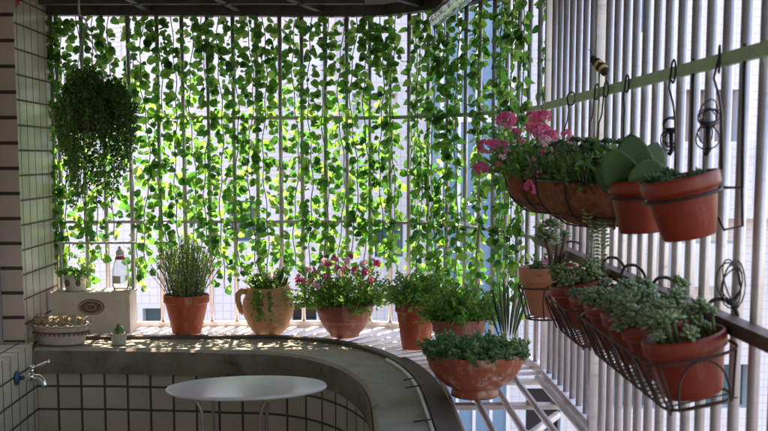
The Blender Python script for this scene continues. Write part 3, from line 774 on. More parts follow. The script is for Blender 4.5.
# pink flower bowl
c = on_sill(344, 4.30)
o = thing('pink_flower_bowl', 'ribbed brown clay bowl full of small magenta and white flowers beside the urn', 'potted plant', c, group='pots standing on the slatted sill')
T = wmat(o)
prof = [(.05, 0), (.056, .003), (.058, .012), (.075, .03), (.090, .052), (.097, .066), (.100, .068), (.102, .080), (.105, .083), (.108, .098), (.112, .101), (.114, .128), (.111, .131), (.105, .130), (.10, .11), (.001, .108)]
m = M(); m.lathe(prof, 60, T=T); m.build('pot', 'terra_dark', o); soilpart(o, T, .098, .118)
rg = random.Random(14); m = M(); ms = M(); tips = []
for i in range(125):
    a = rg.uniform(0, 6.28); el = rg.uniform(.0, 1.5); L = rg.uniform(.10, .185)*(1 if el > .6 else 1.0)
    d = Vector((math.cos(a)*math.cos(el)*1.15, math.sin(a)*math.cos(el)*.8, math.sin(el)))
    st = T @ Vector((.05*math.cos(a), .05*math.sin(a), .115)); en = st+d*L; 
    ms.tube([st, st.lerp(en, .5)+Vector((0, 0, .012)), en], .0013, 4); tips.append((en, d))
    for k in range(30):
        q = st.lerp(en, rg.uniform(.2, 1.02))+rdir(rg, 0)*rg.uniform(.0, .014); m.leaf(q, rdir(rg, .2), rdir(rg, .6), rg.uniform(.012, .021), rg.uniform(.007, .011), 'lance', .15)
ms.build('stems', 'stem', o); m.build('foliage', 'leaf_mid', o)
for i, (px, py) in enumerate([(324, 262), (334, 259), (329, 264), (351, 256), (364, 263), (375, 262), (378, 264), (298, 279), (308, 271), (314, 272), (303, 281), (327, 277), (341, 276), (355, 270), (357, 276), (334, 285), (317, 285), (345, 269), (365, 272), (350, 283), (362, 285), (338, 268), (372, 281), (310, 283), (346, 260)]):
    q = at(px, py, 4.24+.05*math.sin(i*2.3)); m = M(); nn = Vector((rg.uniform(-.4, .4), -1, .5))
    for k in range(7): m.flower(q+rdir(rg, 0)*rg.uniform(.002, .014), nn+rdir(rg, 0)*.7, rg.uniform(.007, .011))
    m.build('flower_head', 'magenta' if i % 4 else 'pinkpale', o)

def lacy(o, T, st_r, z, n, L0, L1, mat, seed, elmin=.2, dens=26, lsize=.016, kind='lobed', droop=.0, xs=1.0, build=True, w=.8):
    rg = random.Random(seed); m = M(); ms = M()
    for i in range(n):
        a = rg.uniform(0, 6.28); el = rg.uniform(elmin, 1.5); L = rg.uniform(L0, L1)
        d = Vector((math.cos(a)*math.cos(el)*xs, math.sin(a)*math.cos(el)*xs, math.sin(el)))
        st = T @ Vector((st_r*math.cos(a)*rg.random(), st_r*math.sin(a)*rg.random(), z))
        pts = [st+d*L*f+Vector((0, 0, -droop*f*f*(1.2-math.sin(el))))+Vector((math.cos(a), math.sin(a), 0))*droop*.6*f*f for f in (0, .25, .5, .75, 1)]
        ms.tube(pts, .0011, 4)
        for k in range(dens):
            f = rg.uniform(.25, 1)*3.999; i0 = int(f); q = pts[i0].lerp(pts[i0+1], f-i0)+rdir(rg, 0)*rg.uniform(0, lsize*.9)
            s_ = lsize*rg.uniform(.7, 1.2); m.leaf(q, rdir(rg, .1), rdir(rg, .8), s_, s_*w, kind, .15, .1)
    ms.build('stems', 'stem', o); m.build('foliage', mat, o)

# tall orange pot
c = on_sill(416.5, 4.02)
o = thing('fern_pot', 'tall plain bright orange terracotta pot with a dark feathery fern', 'potted plant', c, group='pots standing on the slatted sill')
T = simplepot(o, .078, .172, 'terra', rim=.036, taper=.66)
lacy(o, T, .05, .15, 120, .07, .155, 'leaf_mid', 21, .4, 30, .014, droop=.03)
# dark pot with bright herb
c = on_sill(460, 3.62)
o = thing('herb_pot', 'brownish round rimmed pot of bright lacy herb standing behind the wide clay bowl', 'potted plant', c, group='pots standing on the slatted sill')
T = simplepot(o, .088, .172, 'terra_dark', rim=.046, taper=.70)
lacy(o, T, .06, .155, 120, .06, .15, 'leaf_bright', 22, .45, 28, .016, droop=.03)
# snake plant
c = on_sill(508, 3.52)
o = thing('snake_plant', 'tall spiky striped leaves rising from a small pot behind the wide clay bowl', 'potted plant', c, group='pots standing on the slatted sill')
T = simplepot(o, .055, .09, 'terra_dark')
m = M()
for (px, py, bx_) in ((487, 300, 500), (492, 288, 503), (499, 283, 505), (508, 286, 508), (516, 284, 510), (521, 291, 511), (526, 300, 513), (497, 303, 506), (514, 300, 509), (504, 278, 506), (524, 284, 512)):
    b0 = at(bx_, 340, 3.52+.01*((px*7) % 5-2)); e0 = at(px, py, 3.50+.012*((px*3) % 7-3)); m.fat(b0, e0-b0, Vector((.25*((px % 3)-1), -1, 0)), (e0-b0).length*1.03, .0105, .004, 6, 6, cup=.05)
m.build('blade', 'snake', o)
# wide bowl
c = on_sill(477, 3.20)
o = thing('clay_bowl_planter', 'wide footed clay bowl with chalky stains, packed with blue-green creeping plants', 'potted plant', c, group='pots standing on the slatted sill')
T = wmat(o)
prof = [(.066, 0), (.071, .003), (.069, .018), (.064, .026), (.085, .034), (.114, .056), (.135, .086), (.146, .118), (.149, .131), (.147, .135), (.142, .133), (.134, .114), (.001, .112)]
m = M(); m.lathe(prof, 64, T=T); m.build('bowl', 'bowl', o); soilpart(o, T, .13, .12)
rg = random.Random(31); m = M(); ms = M()
for i in range(260):
    a = rg.uniform(0, 6.28); rr = .135*math.sqrt(rg.random()); st = T @ Vector((rr*math.cos(a), rr*math.sin(a), .12)); h = rg.uniform(.012, .058)*(1-.35*(rr/.135)**2)
    en = st+Vector((math.cos(a)*.03*rr/.13, math.sin(a)*.03*rr/.13, h))+rdir(rg, 0)*.008; ms.tube([st, en], .0013, 3)
    for k in range(16):
        q = st.lerp(en, rg.uniform(.4, 1.05))+rdir(rg, 0)*.005; m.leaf(q, rdir(rg, .4), rdir(rg, .6), rg.uniform(.010, .019), rg.uniform(.006, .011), 'lobed' if i % 2 else 'lance', .2)
ms.build('stems', 'stem', o); m.build('foliage', 'leaf_blue', o)
m = M()
for i in range(9):
    q = T @ Vector((rg.uniform(-.09, .1), -.12+rg.uniform(-.01, .02), .13))
    for k in range(12):
        w = k*2.4; el = .2+.09*k; m.fat(q, (math.cos(w)*math.cos(el), math.sin(w)*math.cos(el), math.sin(el)), (0, 0, 1), .014, .008, .004, 3, 6)
m.build('rosette', 'succ', o)

# ------------------------------------------------------------------ left corner objects
YB = 4.40
p0 = at(52, 331, YB); p1 = at(130, 331, YB)
o = thing('wooden_box', 'whitewashed wooden box with an oval brown plaque standing in the corner by the column', 'box', (p0.x*.5+p1.x*.5, YB+.06, SZ+.003))
X0, X1 = p0.x+.004, p1.x; ZB = SZ+.003; ZT = at(90, 295, YB).z; D = .13
m = M(); m.box(((X0+X1)/2, YB+.005, (ZB+ZT)/2), (X1-X0-.02, .010, ZT-ZB)); m.build('front_board', 'wood', o)
m = M(); m.box(((X0+X1)/2, YB+D, (ZB+ZT)/2), (X1-X0-.02, .010, ZT-ZB)); m.build('back_board', 'wood', o)
for X in (X0+.004, X1-.004):
    m = M(); m.box((X, YB+D/2+.004, (ZB+ZT)/2), (.012, D+.012, ZT-ZB+.002)); m.build('end_board', 'wood', o)
m = M(); m.box(((X0+X1)/2, YB+D/2+.003, ZT+.006), (X1-X0+.012, D+.02, .010)); m.build('lid', 'wood', o)
zt2 = at(130, 246, YB).z
for X in (X0+.012, X1-.004):
    m = M(); m.box((X, YB+D-.02, (ZT+.011+zt2)/2), (.010, .010, zt2-ZT-.011)); m.build('upright', 'hook', o)
m = M(); m.box(((X0+X1)/2+.004, YB+D-.02, zt2+.004), (X1-X0+.01, .012, .008)); m.build('top_bar', 'hook', o)
q = at(91.5, 307, YB); m = M()
ringpts = 28; vs = [(q.x, YB-.006, q.z)]
for k in range(ringpts): w = 2*math.pi*k/ringpts; vs.append((q.x+.050*math.cos(w), YB-.006, q.z+.030*math.sin(w)))
for k in range(ringpts): w = 2*math.pi*k/ringpts; vs.append((q.x+.052*math.cos(w), YB-.001, q.z+.032*math.sin(w)))
m.add(vs, [(0, 1+k, 1+(k+1) % ringpts) for k in range(ringpts)]+[(1+k, 1+ringpts+k, 1+ringpts+(k+1) % ringpts, 1+(k+1) % ringpts) for k in range(ringpts)], False)
pl = m.build('plaque', 'plaque', o)
m = M(); m.tube([(q.x+.046*math.cos(2*math.pi*k/24), YB-.008, q.z+.026*math.sin(2*math.pi*k/24)) for k in range(24)], .0014, 5, closed=True)
m.tube([(q.x+.02*math.cos(2*math.pi*k/16), YB-.008, q.z+.012*math.sin(2*math.pi*k/16)) for k in range(16)], .0011, 5, closed=True)
m.build('border', 'wood', pl)

# enamel pail on box
pc = at(75.5, 290, YB+.06); ZL = ZT+.011
o = thing('enamel_pail', 'small whitish enamel pail with a leafy sprig and wire handle on the wooden box', 'pail', (pc.x, YB+.06, ZL+.001))
T = wmat(o); m = M(); m.lathe([(.036, 0), (.039, .003), (.048, .062), (.051, .066), (.047, .064), (.044, .05), (.001, .048)], 36, T=T); m.build('pail', 'enamel', o)
for sx_ in (-1, 1):
    m = M(); m.ball((.021*sx_, -.0405, .034), (.011, .004, .014), 12, 8, T=T); m.ball((.021*sx_, -.0445, .037), (.005, .003, .006), 8, 6, T=T); m.build('painted_spot', 'plaque', o)
m = M(); m.tube([T @ Vector((.049*math.cos(a), .012, .06+.075*math.sin(a))) for a in [math.pi*k/14 for k in range(15)]], .0014, 5); m.build('handle', 'hook', o)
lacy(o, T, .03, .05, 16, .02, .07, 'leaf_mid', 41, .3, 7, .024, 'round')
# bottle
pc = at(121, 291, YB+.05)
o = thing('water_bottle', 'clear glass bottle with a red neck band standing on the wooden box', 'bottle', (pc.x, YB+.05, ZL+.001))
T = wmat(o); m = M(); m.lathe([(.030, 0), (.034, .004), (.034, .085), (.031, .10), (.019, .128), (.0145, .136), (.0145, .150)], 32, T=T, closed_bottom=False)
m.lathe([(.031, .003), (.031, .085), (.028, .099), (.0165, .127), (.012, .136), (.012, .150)][::-1], 32, T=T, closed_bottom=True); m.build('bottle_body', 'glass', o)
m = M(); m.lathe([(.019, .126), (.021, .129), (.0165, .140), (.0150, .141)], 28, T=T, closed_bottom=False); m.build('neck_band', 'redcap', o)
m = M(); m.lathe([(.0155, .143), (.0155, .158), (.008, .168), (.006, .178), (.001, .180)], 24, T=T); m.build('stopper', 'enamel', o)
m = M(); m.add([(.0345*math.cos(a), .0345*math.sin(a), z) for z in (.03, .062) for a in [math.pi*1.2+k*.14 for k in range(9)]], [(k, k+1, k+10, k+9) for k in range(8)], True, T=T); m.build('paper_label', 'enamel', o)

# cactus cup
pc = at(119, 343, 4.15)
o = thing('cactus_cup', 'tiny grey cement cup with a stubby cactus on the coping below the wooden box', 'potted plant', (pc.x, 4.15, SZ+.001))
T = wmat(o); m = M(); m.lathe([(.024, 0), (.026, .002), (.030, .040), (.030, .044), (.026, .043), (.025, .034), (.001, .034)], 28, T=T); m.build('cup', 'cement', o)
m = M(); rg = random.Random(3)
for (x, y, r, h) in ((0, 0, .011, .04), (-.012, .004, .008, .022), (.012, .003, .008, .03), (.004, -.013, .007, .018), (-.006, -.012, .006, .016)):
    m.ball((x, y, .036+h/2), (r, r, h/2+.004), 12, 8, T=T, jit=.06, rg=rg)
    for k in range(14):
        d = rdir(rg, .3); q = T @ Vector((x+d.x*r, y+d.y*r, .036+h/2+d.z*h*.5)); m.leaf(q, d, Vector((0, 0, 1)), .007, .0012, 'tiny')
m.build('cactus', 'leaf_blue', o)

# wicker basket with dried pods
pc = at(61.5, 336, 4.165)
o = thing('wicker_basket', 'oval pale wicker basket with a looped side handle on the coping by the column', 'basket', (pc.x, 4.165, SZ+.001))
T = wmat(o); T2 = T @ Matrix.Diagonal((1.32, .80, 1, 1))
m = M(); seg = 56; vs = []; fs = []; rows = 13
for i in range(rows):
    f = i/(rows-1); r = .062+.020*f; z = .002+.072*f
    for k in range(seg):
        w = 2*math.pi*k/seg; vs.append(((r+.0022*math.cos(math.pi*i)*math.cos(k*math.pi))*math.cos(w), (r+.0022*math.cos(math.pi*i)*math.cos(k*math.pi))*math.sin(w), z))
for i in range(rows-1):
    for k in range(seg): fs.append((i*seg+k, i*seg+(k+1) % seg, (i+1)*seg+(k+1) % seg, (i+1)*seg+k))
fs.append(tuple(range(seg))[::-1])
m.add(vs, fs, True, T=T2)
m.build('basket_body', 'wicker', o)
m = M(); m.tube([T2 @ Vector((.083*math.cos(2*math.pi*k/40), .083*math.sin(2*math.pi*k/40), .075+.003*math.cos(k*math.pi))) for k in range(40)], .0050, 6, closed=True); m.build('rim', 'wicker', o)
m = M(); m.tube([T2 @ Vector((.078*math.cos(2*math.pi*k/40), .078*math.sin(2*math.pi*k/40), .050)) for k in range(40)], .0035, 6, closed=True)
for k in range(18):
    w = math.pi+math.pi*(k+.5)/18; m.box(tuple(T2 @ Vector((.081*math.cos(w), .081*math.sin(w), .045))), (.004, .004, .012))
m.build('woven_band', 'plaque', o)
m = M(); m.tube([T @ Vector(q) for q in [(.100, .0, .070), (.118, 0, .085), (.122, 0, .100), (.108, 0, .108), (.092, 0, .098), (.090, 0, .085)]], .004, 6); m.build('handle', 'wicker', o)
m = M(); m.box(tuple(T @ Vector((0, 0, .062))), (.15, .09, .004)); m.build('liner', 'plaque', o)
rg = random.Random(9); pods = [(-.075, -.01, .028), (-.045, -.025, .022), (-.02, -.03, .020), (.012, -.03, .022), (.045, -.025, .024), (.07, -.005, .022), (-.04, .022, .022), (0, .012, .026), (.035, .02, .022), (-.095, .005, .018)]
pl_ = ['pale shaggy seed head at the column end of the basket', 'small dried seed head second along the basket front', 'third dried seed head along the basket front', 'middle dried seed head at the basket front edge', 'plump dried brown seed head near the looped handle', 'dried seed head lying against the looped handle', 'dried seed head at the back of the basket near the column', 'largest rough seed head on top in the middle', 'dried seed head behind, next to the plaque side', 'small seed head tipping over the column end of the rim']
for (x, y, r), lb in zip(pods, pl_):
    c = T @ Vector((x, y, .068+r*.8)); m = M(); m.ball(c, (r, r*.9, r*.82), 14, 10, jit=.10, rg=rg)
    for k in range(60):
        d = rdir(rg, .2); m.leaf(c+d*r*.85, d+rdir(rg, 0)*.5, rdir(rg, 0), r*.42, r*.18, 'tiny')
    tag(m.build('dried_seed_head', 'pod'), lb, 'seed head', 'dried seed heads heaped in the wicker basket')

# faucet on the left wall
F = at(13, 378, 3.86); F.x = -1.188
o = thing('wall_faucet', 'chrome garden tap with blue collar on the low tiled side wall', 'faucet', F)
m = M(); Tm = Matrix.Translation(F) @ Matrix.Rotation(R(90), 4, 'Y'); m.lathe([(.024, 0), (.026, .003), (.022, .009), (.012, .012)], 24, T=Tm); m.build('collar', 'bluerubber', o)
m = M(); m.tube([F+Vector((.008, 0, 0)), F+Vector((.03, 0, 0)), F+Vector((.034, 0, .0)), F+Vector((.060, 0, .002)), F+Vector((.080, 0, .001)), F+Vector((.092, -.003, -.008)), F+Vector((.100, -.005, -.024)), F+Vector((.102, -.005, -.034))], [.008, .008, .013, .013, .011, .011, .010, .011], 14)
m.ball(F+Vector((.052, 0, .004)), (.018, .015, .016)); m.build('spout', 'chrome', o)
m = M(); m.tube([F+Vector((.055, 0, .012)), F+Vector((.058, 0, .036))], [.007, .006], 10); m.ball(F+Vector((.058, 0, .038)), (.011, .011, .009)); m.build('valve_stem', 'chrome', o)
m = M(); m.tube([F+Vector((.060, 0, .038)), F+Vector((.085, -.004, .046)), F+Vector((.110, -.008, .056)), F+Vector((.122, -.01, .060))], [.0045, .0045, .006, .007], 8); m.build('handle', 'chrome', o)

# table
TC = at(246.5, 386.5, 3.45)
o = thing('bistro_table', 'small round white metal table standing inside the tiled curve', 'table', (TC.x, 3.45, 0))
rx = (at(327, 386, 3.45)-at(166, 386, 3.45)).length/2; ry = rx*.66
Tt = Matrix.Translation(TC) @ Matrix.Rotation(R(-1.0), 4, 'Y') @ Matrix.Diagonal((1, ry/rx, 1, 1))
m = M(); m.lathe([(rx*.96, -.010), (rx*.985, -.011), (rx, -.007), (rx, -.002), (rx*.99, .0015), (rx*.97, .0005), (rx*.95, 0)], 96, T=Tt); m.build('tabletop', 'tabletop', o)
tz = TC.z
for (px, s_) in ((197, 1), (274, -1)):
    for dy in (-.13, .13):
        A = at(px, 386, 3.45); x = A.x; m = M()
        m.tube([(x, 3.45+dy, tz-.014), (x+s_*.018, 3.45+dy, tz-.020), (x+s_*.030, 3.45+dy, tz-.045), (x+s_*.034, 3.45+dy, tz-.09), (x+s_*.034, 3.45+dy, .4), (x, 3.45+dy*1.3, 0.006)], .0055, 8); m.build('leg', 'tableleg', o)
m = M(); m.tube([(TC.x-.11, 3.45-.13, .4), (TC.x-.11, 3.45+.13, .4)], .005, 6); m.tube([(TC.x+.11, 3.45-.13, .4), (TC.x+.11, 3.45+.13, .4)], .005, 6); m.build('crossbar', 'tableleg', o)

# ------------------------------------------------------------------ right wall: coco planters
def coco(name, label, Yc, rimz, a, b, d, seed):
    o = thing(name, label, 'hanging planter', (WX-.03, Yc, rimz), group='coco-lined planters hooked on the bars')
    xb = WX-.035; m = M(); nu, nt_ = 30, 12; vs = []; fs = []; rg = random.Random(seed)
    for j in range(nt_+1):
        t = j/nt_; s_ = math.cos(t*math.pi/2)**.55 if j < nt_ else .0
        for i in range(nu+1):
            u = -math.pi/2+math.pi*i/nu; k = 1+rg.uniform(-.012, .012)
            vs.append((xb-a*math.cos(u)*s_*k, Yc+b*math.sin(u)*s_*k, rimz-d*math.sin(t*math.pi/2)*k))
    for j in range(nt_):
        for i in range(nu): q = j*(nu+1)+i; fs.append((q, q+1, q+nu+2, q+nu+1))
    m.add(vs, fs, True)
    nb_ = len(m.v); m.add([vs[i] for i in range(nu+1)], [tuple(range(nu+1))], False)
    m.build('coco_liner', 'coco', o)
    m = M()
    def pt(u, t, off=.004):
        s_ = math.cos(t*math.pi/2)**.55 if t < 1 else 0
        return Vector((xb-(a*math.cos(u)*s_+off*math.cos(u)), Yc+b*math.sin(u)*s_+off*math.sin(u), rimz-d*math.sin(t*math.pi/2)-(off if t > .7 else 0)))
    m.tube([pt(-math.pi/2+math.pi*i/30, 0, .005) for i in range(31)]+[], .003, 6)
    m.tube([pt(-math.pi/2+math.pi*i/30, .55, .005) for i in range(31)], .002, 6)
    for i in range(5): 
        u = -math.pi/2+math.pi*(i+.5)/5; m.tube([pt(u, k/12, .005) for k in range(13)], .0022, 6)
    m.tube([(xb, Yc-b, rimz), (xb, Yc+b, rimz)], .003, 6); m.tube([(xb, Yc, rimz), (xb, Yc, rimz-d)], .0025, 6)
    fr = m.build('wire_frame', 'wire', o)
    for i in range(3):
        m = M(); u = -.9+.9*i; q = pt(u, .03, .008); m.tube([q+Vector((0, .016*math.cos(w), .012+.016*math.sin(w))) for w in [2*math.pi*k/14 for k in range(14)]], .0018, 5, closed=True)
        m.build('scroll', 'wire', fr)
    return o, xb, pt
oA, xb, ptA = coco('coco_planter', 'far coco-fibre planter overflowing with bright pink flower heads', 3.14, 1.500, .155, .20, .105, 1)
rg = random.Random(51); m = M(); ms = M()
for i in range(190):
    st = Vector((xb-rg.uniform(.01, .14), 3.14+rg.uniform(-.17, .17), 1.495)); L = rg.uniform(.05, .135)
    d = Vector((rg.uniform(-1.0, .3), rg.uniform(-.7, .5), rg.uniform(.1, 1.0))).normalized(); en = st+d*L; ms.tube([st, en], .0014, 4)
    for k in range(16): q = st.lerp(en, rg.uniform(.2, 1))+rdir(rg, 0)*.01; m.leaf(q, rdir(rg, .1), rdir(rg, .6), rg.uniform(.016, .03), rg.uniform(.006, .011), 'lance', .15, .1)
ms.build('stems', 'stem', oA); m.build('foliage', 'leaf_mid', oA)
heads = [(506, 120, 10, 3.06), (533, 118, 9, 3.1), (543, 116, 8, 3.1), (541, 130, 9, 3.0), (529, 128, 7, 3.0), (487, 146, 9, 3.02), (480, 168, 8, 3.02), (537, 133, 6, 2.95), (551, 135, 7, 2.95), (520, 141, 5, 3.0), (533, 186, 9, 2.93), (534, 173, 8, 2.93), (517, 131, 5, 3.0), (495, 144, 6, 3.02), (547, 154, 7, 2.85), (558, 146, 8, 2.8), (572, 140, 6, 2.78), (562, 156, 6, 2.8), (545, 140, 7, 2.92), (566, 133, 5, 2.8), (556, 160, 5, 2.8), (575, 148, 5, 2.75)]
hr = random.Random(77)
heads += [(hr.uniform(496, 570), hr.uniform(124, 166), hr.uniform(3, 5), hr.uniform(2.86, 3.02)) for _ in range(14)]
for i, (px, py, r_, Y) in enumerate(heads):
    c = at(px, py, Y); rr = r_/FPX*Y; m = M()
    for k in range(int(9+r_*1.5)):
        d = rdir(rg, .15); d.y -= .3; m.flower(c+Vector((d.x*rr*.8, d.y*rr*.6, d.z*rr*.55)), d+Vector((0, -.5, .2)), min(.012, rr*rg.uniform(.30, .48)))
    m.build('flower_head', 'magenta' if i in (14, 17, 20) or i > 29 else 'pinkpale' if i in (15, 16, 18, 24, 27) else 'pink', oA)
    m = M(); m.tube([c, c+(Vector((xb-.06, 3.1, 1.50))-c)*.55+Vector((0, 0, -.01)), Vector((xb-.06, 3.1, 1.497))], .0014, 4); m.build('flower_stalk', 'stem', oA)

oB, xb, ptB = coco('coco_planter', 'nearer coco-fibre planter with grey-green rosettes and bead-like strings trailing down', 2.50, 1.498, .175, .27, .102, 2)
rg = random.Random(52); m = M(); ms = M()
for i in range(70):
    st = Vector((xb-rg.uniform(.01, .15), 2.5+rg.uniform(-.22, .2), 1.49)); h = rg.uniform(.02, .095)
    en = st+Vector((rg.uniform(-.03, .02), rg.uniform(-.02, .02), h)); ms.tube([st, en], .002, 4)
    n_ = 14
    for k in range(n_):
        w = k*2.4; el = .1+1.2*k/n_; m.fat(en, (math.cos(w)*math.cos(el), math.sin(w)*math.cos(el), math.sin(el)), (0, 0, 1), rg.uniform(.016, .024)*(1-.4*k/n_), .009, .003, 3, 6)
ms.build('stems', 'stem', oB); m.build('rosette', 'leaf_blue', oB)
m = M()
for i in range(80):
    st = Vector((xb-rg.uniform(.01, .16), 2.5+rg.uniform(-.24, .18), 1.50+rg.uniform(0, .045)))
    for k in range(22): m.leaf(st+rdir(rg, .3)*rg.uniform(.01, .05), rdir(rg, .3), rdir(rg, .6), rg.uniform(.014, .026), rg.uniform(.006, .011), 'lance', .15, .1)
m.build('foliage', 'leaf_dark', oB)
m = M(); mv = M()
for i, (px, y1) in enumerate(((588, 222), (592, 262), (597, 232), (601, 270), (605, 246), (595, 210), (609, 224), (584, 200), (599, 216), (603, 205))):
    Y = 2.32+.012*(i % 3); a0 = at(px, 158, Y); b0 = at(px+rg.uniform(-2, 2), y1, Y); top_ = Vector((a0.x+.02, a0.y+.03, a0.z+.01)); n_ = int((a0.z-b0.z)/.0075)
    pts = [top_]+[a0.lerp(b0, k/n_)+Vector((rg.uniform(-1, 1), rg.uniform(-1, 1), 0))*.0022 for k in range(n_+1)]
    mv.tube(pts, .0008, 4)
    for q in pts[1:]:
        for s_ in (-1, 1):
            if rg.random() < .95: m.fat(q, (s_*.9, rg.uniform(-.6, .6), .25), (0, 0, 1), .0125, .0075, .005, 3, 5)
mv.build('strings', 'stem', oB); m.build('beads', 'succ', oB)

# hooks on the green rail
def hook(px, Y, zb, lb, r=.021, dx=-.02):
    """loop round the rail, tail down to zb"""
    x = WX-.028; c = Vector((x, Y, RZ1)); yw = R(((int(Y*977)) % 7-3)*5); o = thing('wire_hook', lb, 'wire hook', (x, Y, RZ1), group='black wire hooks looped on the green rail', kind='thing')
    m = M(); pts = [c+Vector((dx*.3*math.sin(a)-r*math.sin(a)*math.sin(yw), r*math.sin(a)*math.cos(yw)*(1+yw*.3), r*math.cos(a)*(1-yw*.2))) for a in [R(-220)+R(300)*k/20 for k in range(21)]]
    pts += [c+Vector((-.004, .012, -.03)), c+Vector((dx*.5, -.004, -.06)), Vector((x+dx, Y-.02, (RZ1+zb)/2)), Vector((x+dx*1.2, Y-.03, zb))]
    m.tube(pts, .0021, 6); m.build('wire', 'wire', o)
hook(0, 3.05, 1.55, 'thin wire hook on the green rail above the pink flowers', .018)
hook(0, 2.73, 1.56, 'wire hook on the green rail just below the striped bee', .018)
hook(0, 2.63, 1.55, 'wire hook on the green rail between the bee and the big paddle leaf', .018)
hook(0, 2.43, 1.55, 'wire hook on the green rail above the bead-like trailing strings', .018, -.01)
hook(0, 2.08, 1.53, 'wire hook on the green rail above the big paddle-leaved plant', .021, .0)
hook(0, 1.82, 1.53, 'largest wire hook loop on the green rail, close to the tilted pot', .021, .0)

# ring-held pots in the upper row
def ringpot(name, label, px, py, Y, r, h, tilt, mat='terra_red'):
    rim = at(px, py, Y); e = Euler((0, -tilt, 0)); up = e.to_matrix() @ Vector((0, 0, 1)); base = rim-up*h
    o = thing(name, label, 'potted plant', base, tuple(e), group='terracotta pots held on the side bars'); T = simplepot(o, r, h, mat, rim=.024, taper=.68); return o, T
def ringholder(label, T, r, h, Y, top_z):
    c = T @ Vector((0, 0, h*.62)); o = thing('pot_ring', label, 'wire holder', c, group='wire ring holders on the side bars', kind='thing')
    m = M(); rr = r*.945+.002; m.tube([T @ Vector((rr*math.cos(w), rr*math.sin(w), h*.68)) for w in [2*math.pi*k/32 for k in range(32)]], .0026, 6, closed=True); m.build('ring', 'wire', o)
    A = T @ Vector((rr, 0, h*.68)); xw = WX-.018
    m = M(); m.tube([A, Vector((xw, A.y, A.z)), Vector((xw, A.y+.004, A.z+.05)), Vector((xw, A.y+.01, top_z))], .0030, 6)
    m.tube([Vector((xw, A.y, A.z)), Vector((xw-.001, A.y-.01, A.z-.06)), Vector((xw-.03, A.y-.01, A.z-.066)), T @ Vector((r*.80, 0, h*.22))], .0024, 6); m.build('hanger', 'wire', o); return o
o, T = ringpot('paddle_plant_pot', 'red clay pot in a wire ring with one big rounded grey-green paddle-leaved plant', 639, 180, 1.98, .057, .095, R(4))
m = M()
c0 = T @ Vector((-.004, 0, .082))
m = None
for (bx_, by_, dx, dy, dz, nx, ny, nz, L, W) in ((.004, -.030, .06, -.30, 1, .12, -1, .35, .064, .072), (-.02, -.012, -.50, -.12, 1, -.35, -1, .2, .086, .066), (.0, .005, -.12, .12, 1, -.1, -1, .12, .104, .074), (.012, .010, .30, .15, 1, .2, -1, .1, .092, .064), (-.018, .01, -.72, .3, .75, -.5, -1, .1, .070, .058)):
    m = M(); m.fat(c0+Vector((bx_, by_, -.006)), (dx, dy, dz), (nx, ny, nz), L, W, .009, 10, 16, True, cup=.16); m.build('paddle_leaf', 'paddle', o)
ringholder('thin black ring holder around the pot of the paddle-leaved plant', T, .057, .095, 1.98, RZ1+.016)
o, T = ringpot('echeveria_pot', 'tilted red clay pot of pointed dark rosettes, second in the upper row from the viewer', 679, 176, 1.72, .062, .098, R(12))
rg = random.Random(61); m = M()
for i in range(11):
    a = rg.uniform(0, 6.28); q_ = .038*math.sqrt(rg.random()); c1 = T @ Vector((q_*math.cos(a)-.008, q_*math.sin(a), .078+rg.uniform(0, .02)))
    for k in range(16):
        w = k*2.4; el = .15+1.2*k/16; m.fat(c1, (math.cos(w)*math.cos(el), math.sin(w)*math.cos(el), math.sin(el)), (0, 0, 1), rg.uniform(.02, .028)*(1-.3*k/16), .0085, .004, 4, 6)
m.build('rosette', 'leaf_blue', o)
o['label'] = 'strongly tilted red clay pot of small pointed rosettes, highest pot on the side bars'
ringholder('black ring holder with long upright around the tilted rosette pot', T, .062, .098, 1.72, RZ1+.016)

# cord bundles
def bundle(label, px, py, Y, h, w, big=False):
    c = at(px, py, Y); o = thing('cord_bundle', label, 'cord', c, group='bundles of black wire tied to the side bars', kind='thing'); rg = random.Random(int(px)); m = M()
    for k in range(7 if not big else 5):
        a0 = rg.uniform(-.7, .7); sy = h*rg.uniform(.28, .48); sxx = w*rg.uniform(.25, .5)*(1 if not big else 1.3); up_ = rg.choice((1, 1, -1)) if not big else 1
        cc = c+Vector((rg.uniform(-.006, .006), rg.uniform(-.006, .006), up_*sy*.55 if not big else 0))
        m.tube([cc+Matrix.Rotation(a0*.35, 3, 'Y') @ Vector((sxx*math.cos(t_), .006*math.sin(t_*2+k), sy*math.sin(t_)*(.55 if not big else 1))) for t_ in [2*math.pi*j/18 for j in range(18)]], .0013, 5, closed=True)
    if not big: m.tube([c+Vector((-.010, 0, .0)), c+Vector((.010, -.004, 0.002))], .006, 8); m.tube([c+Vector((0, 0, .003)), c+Vector((.003, 0, -h*.5)), c+Vector((-.003, 0, -h*.62))], .0045, 7)
    m.build('wire_loops', 'wire', o)
bundle('tied bow of black wire on the bars behind the paddle-leaved plant', 671, 131, 2.15, .075, .04)
bundle('tied bow of black wire on the bars above the strongly tilted pot', 708, 125, 1.92, .085, .045)
bundle('coiled hoop of thin black wire above the brown rail near the last pot', 732, 284, 1.76, .088, .036, True)

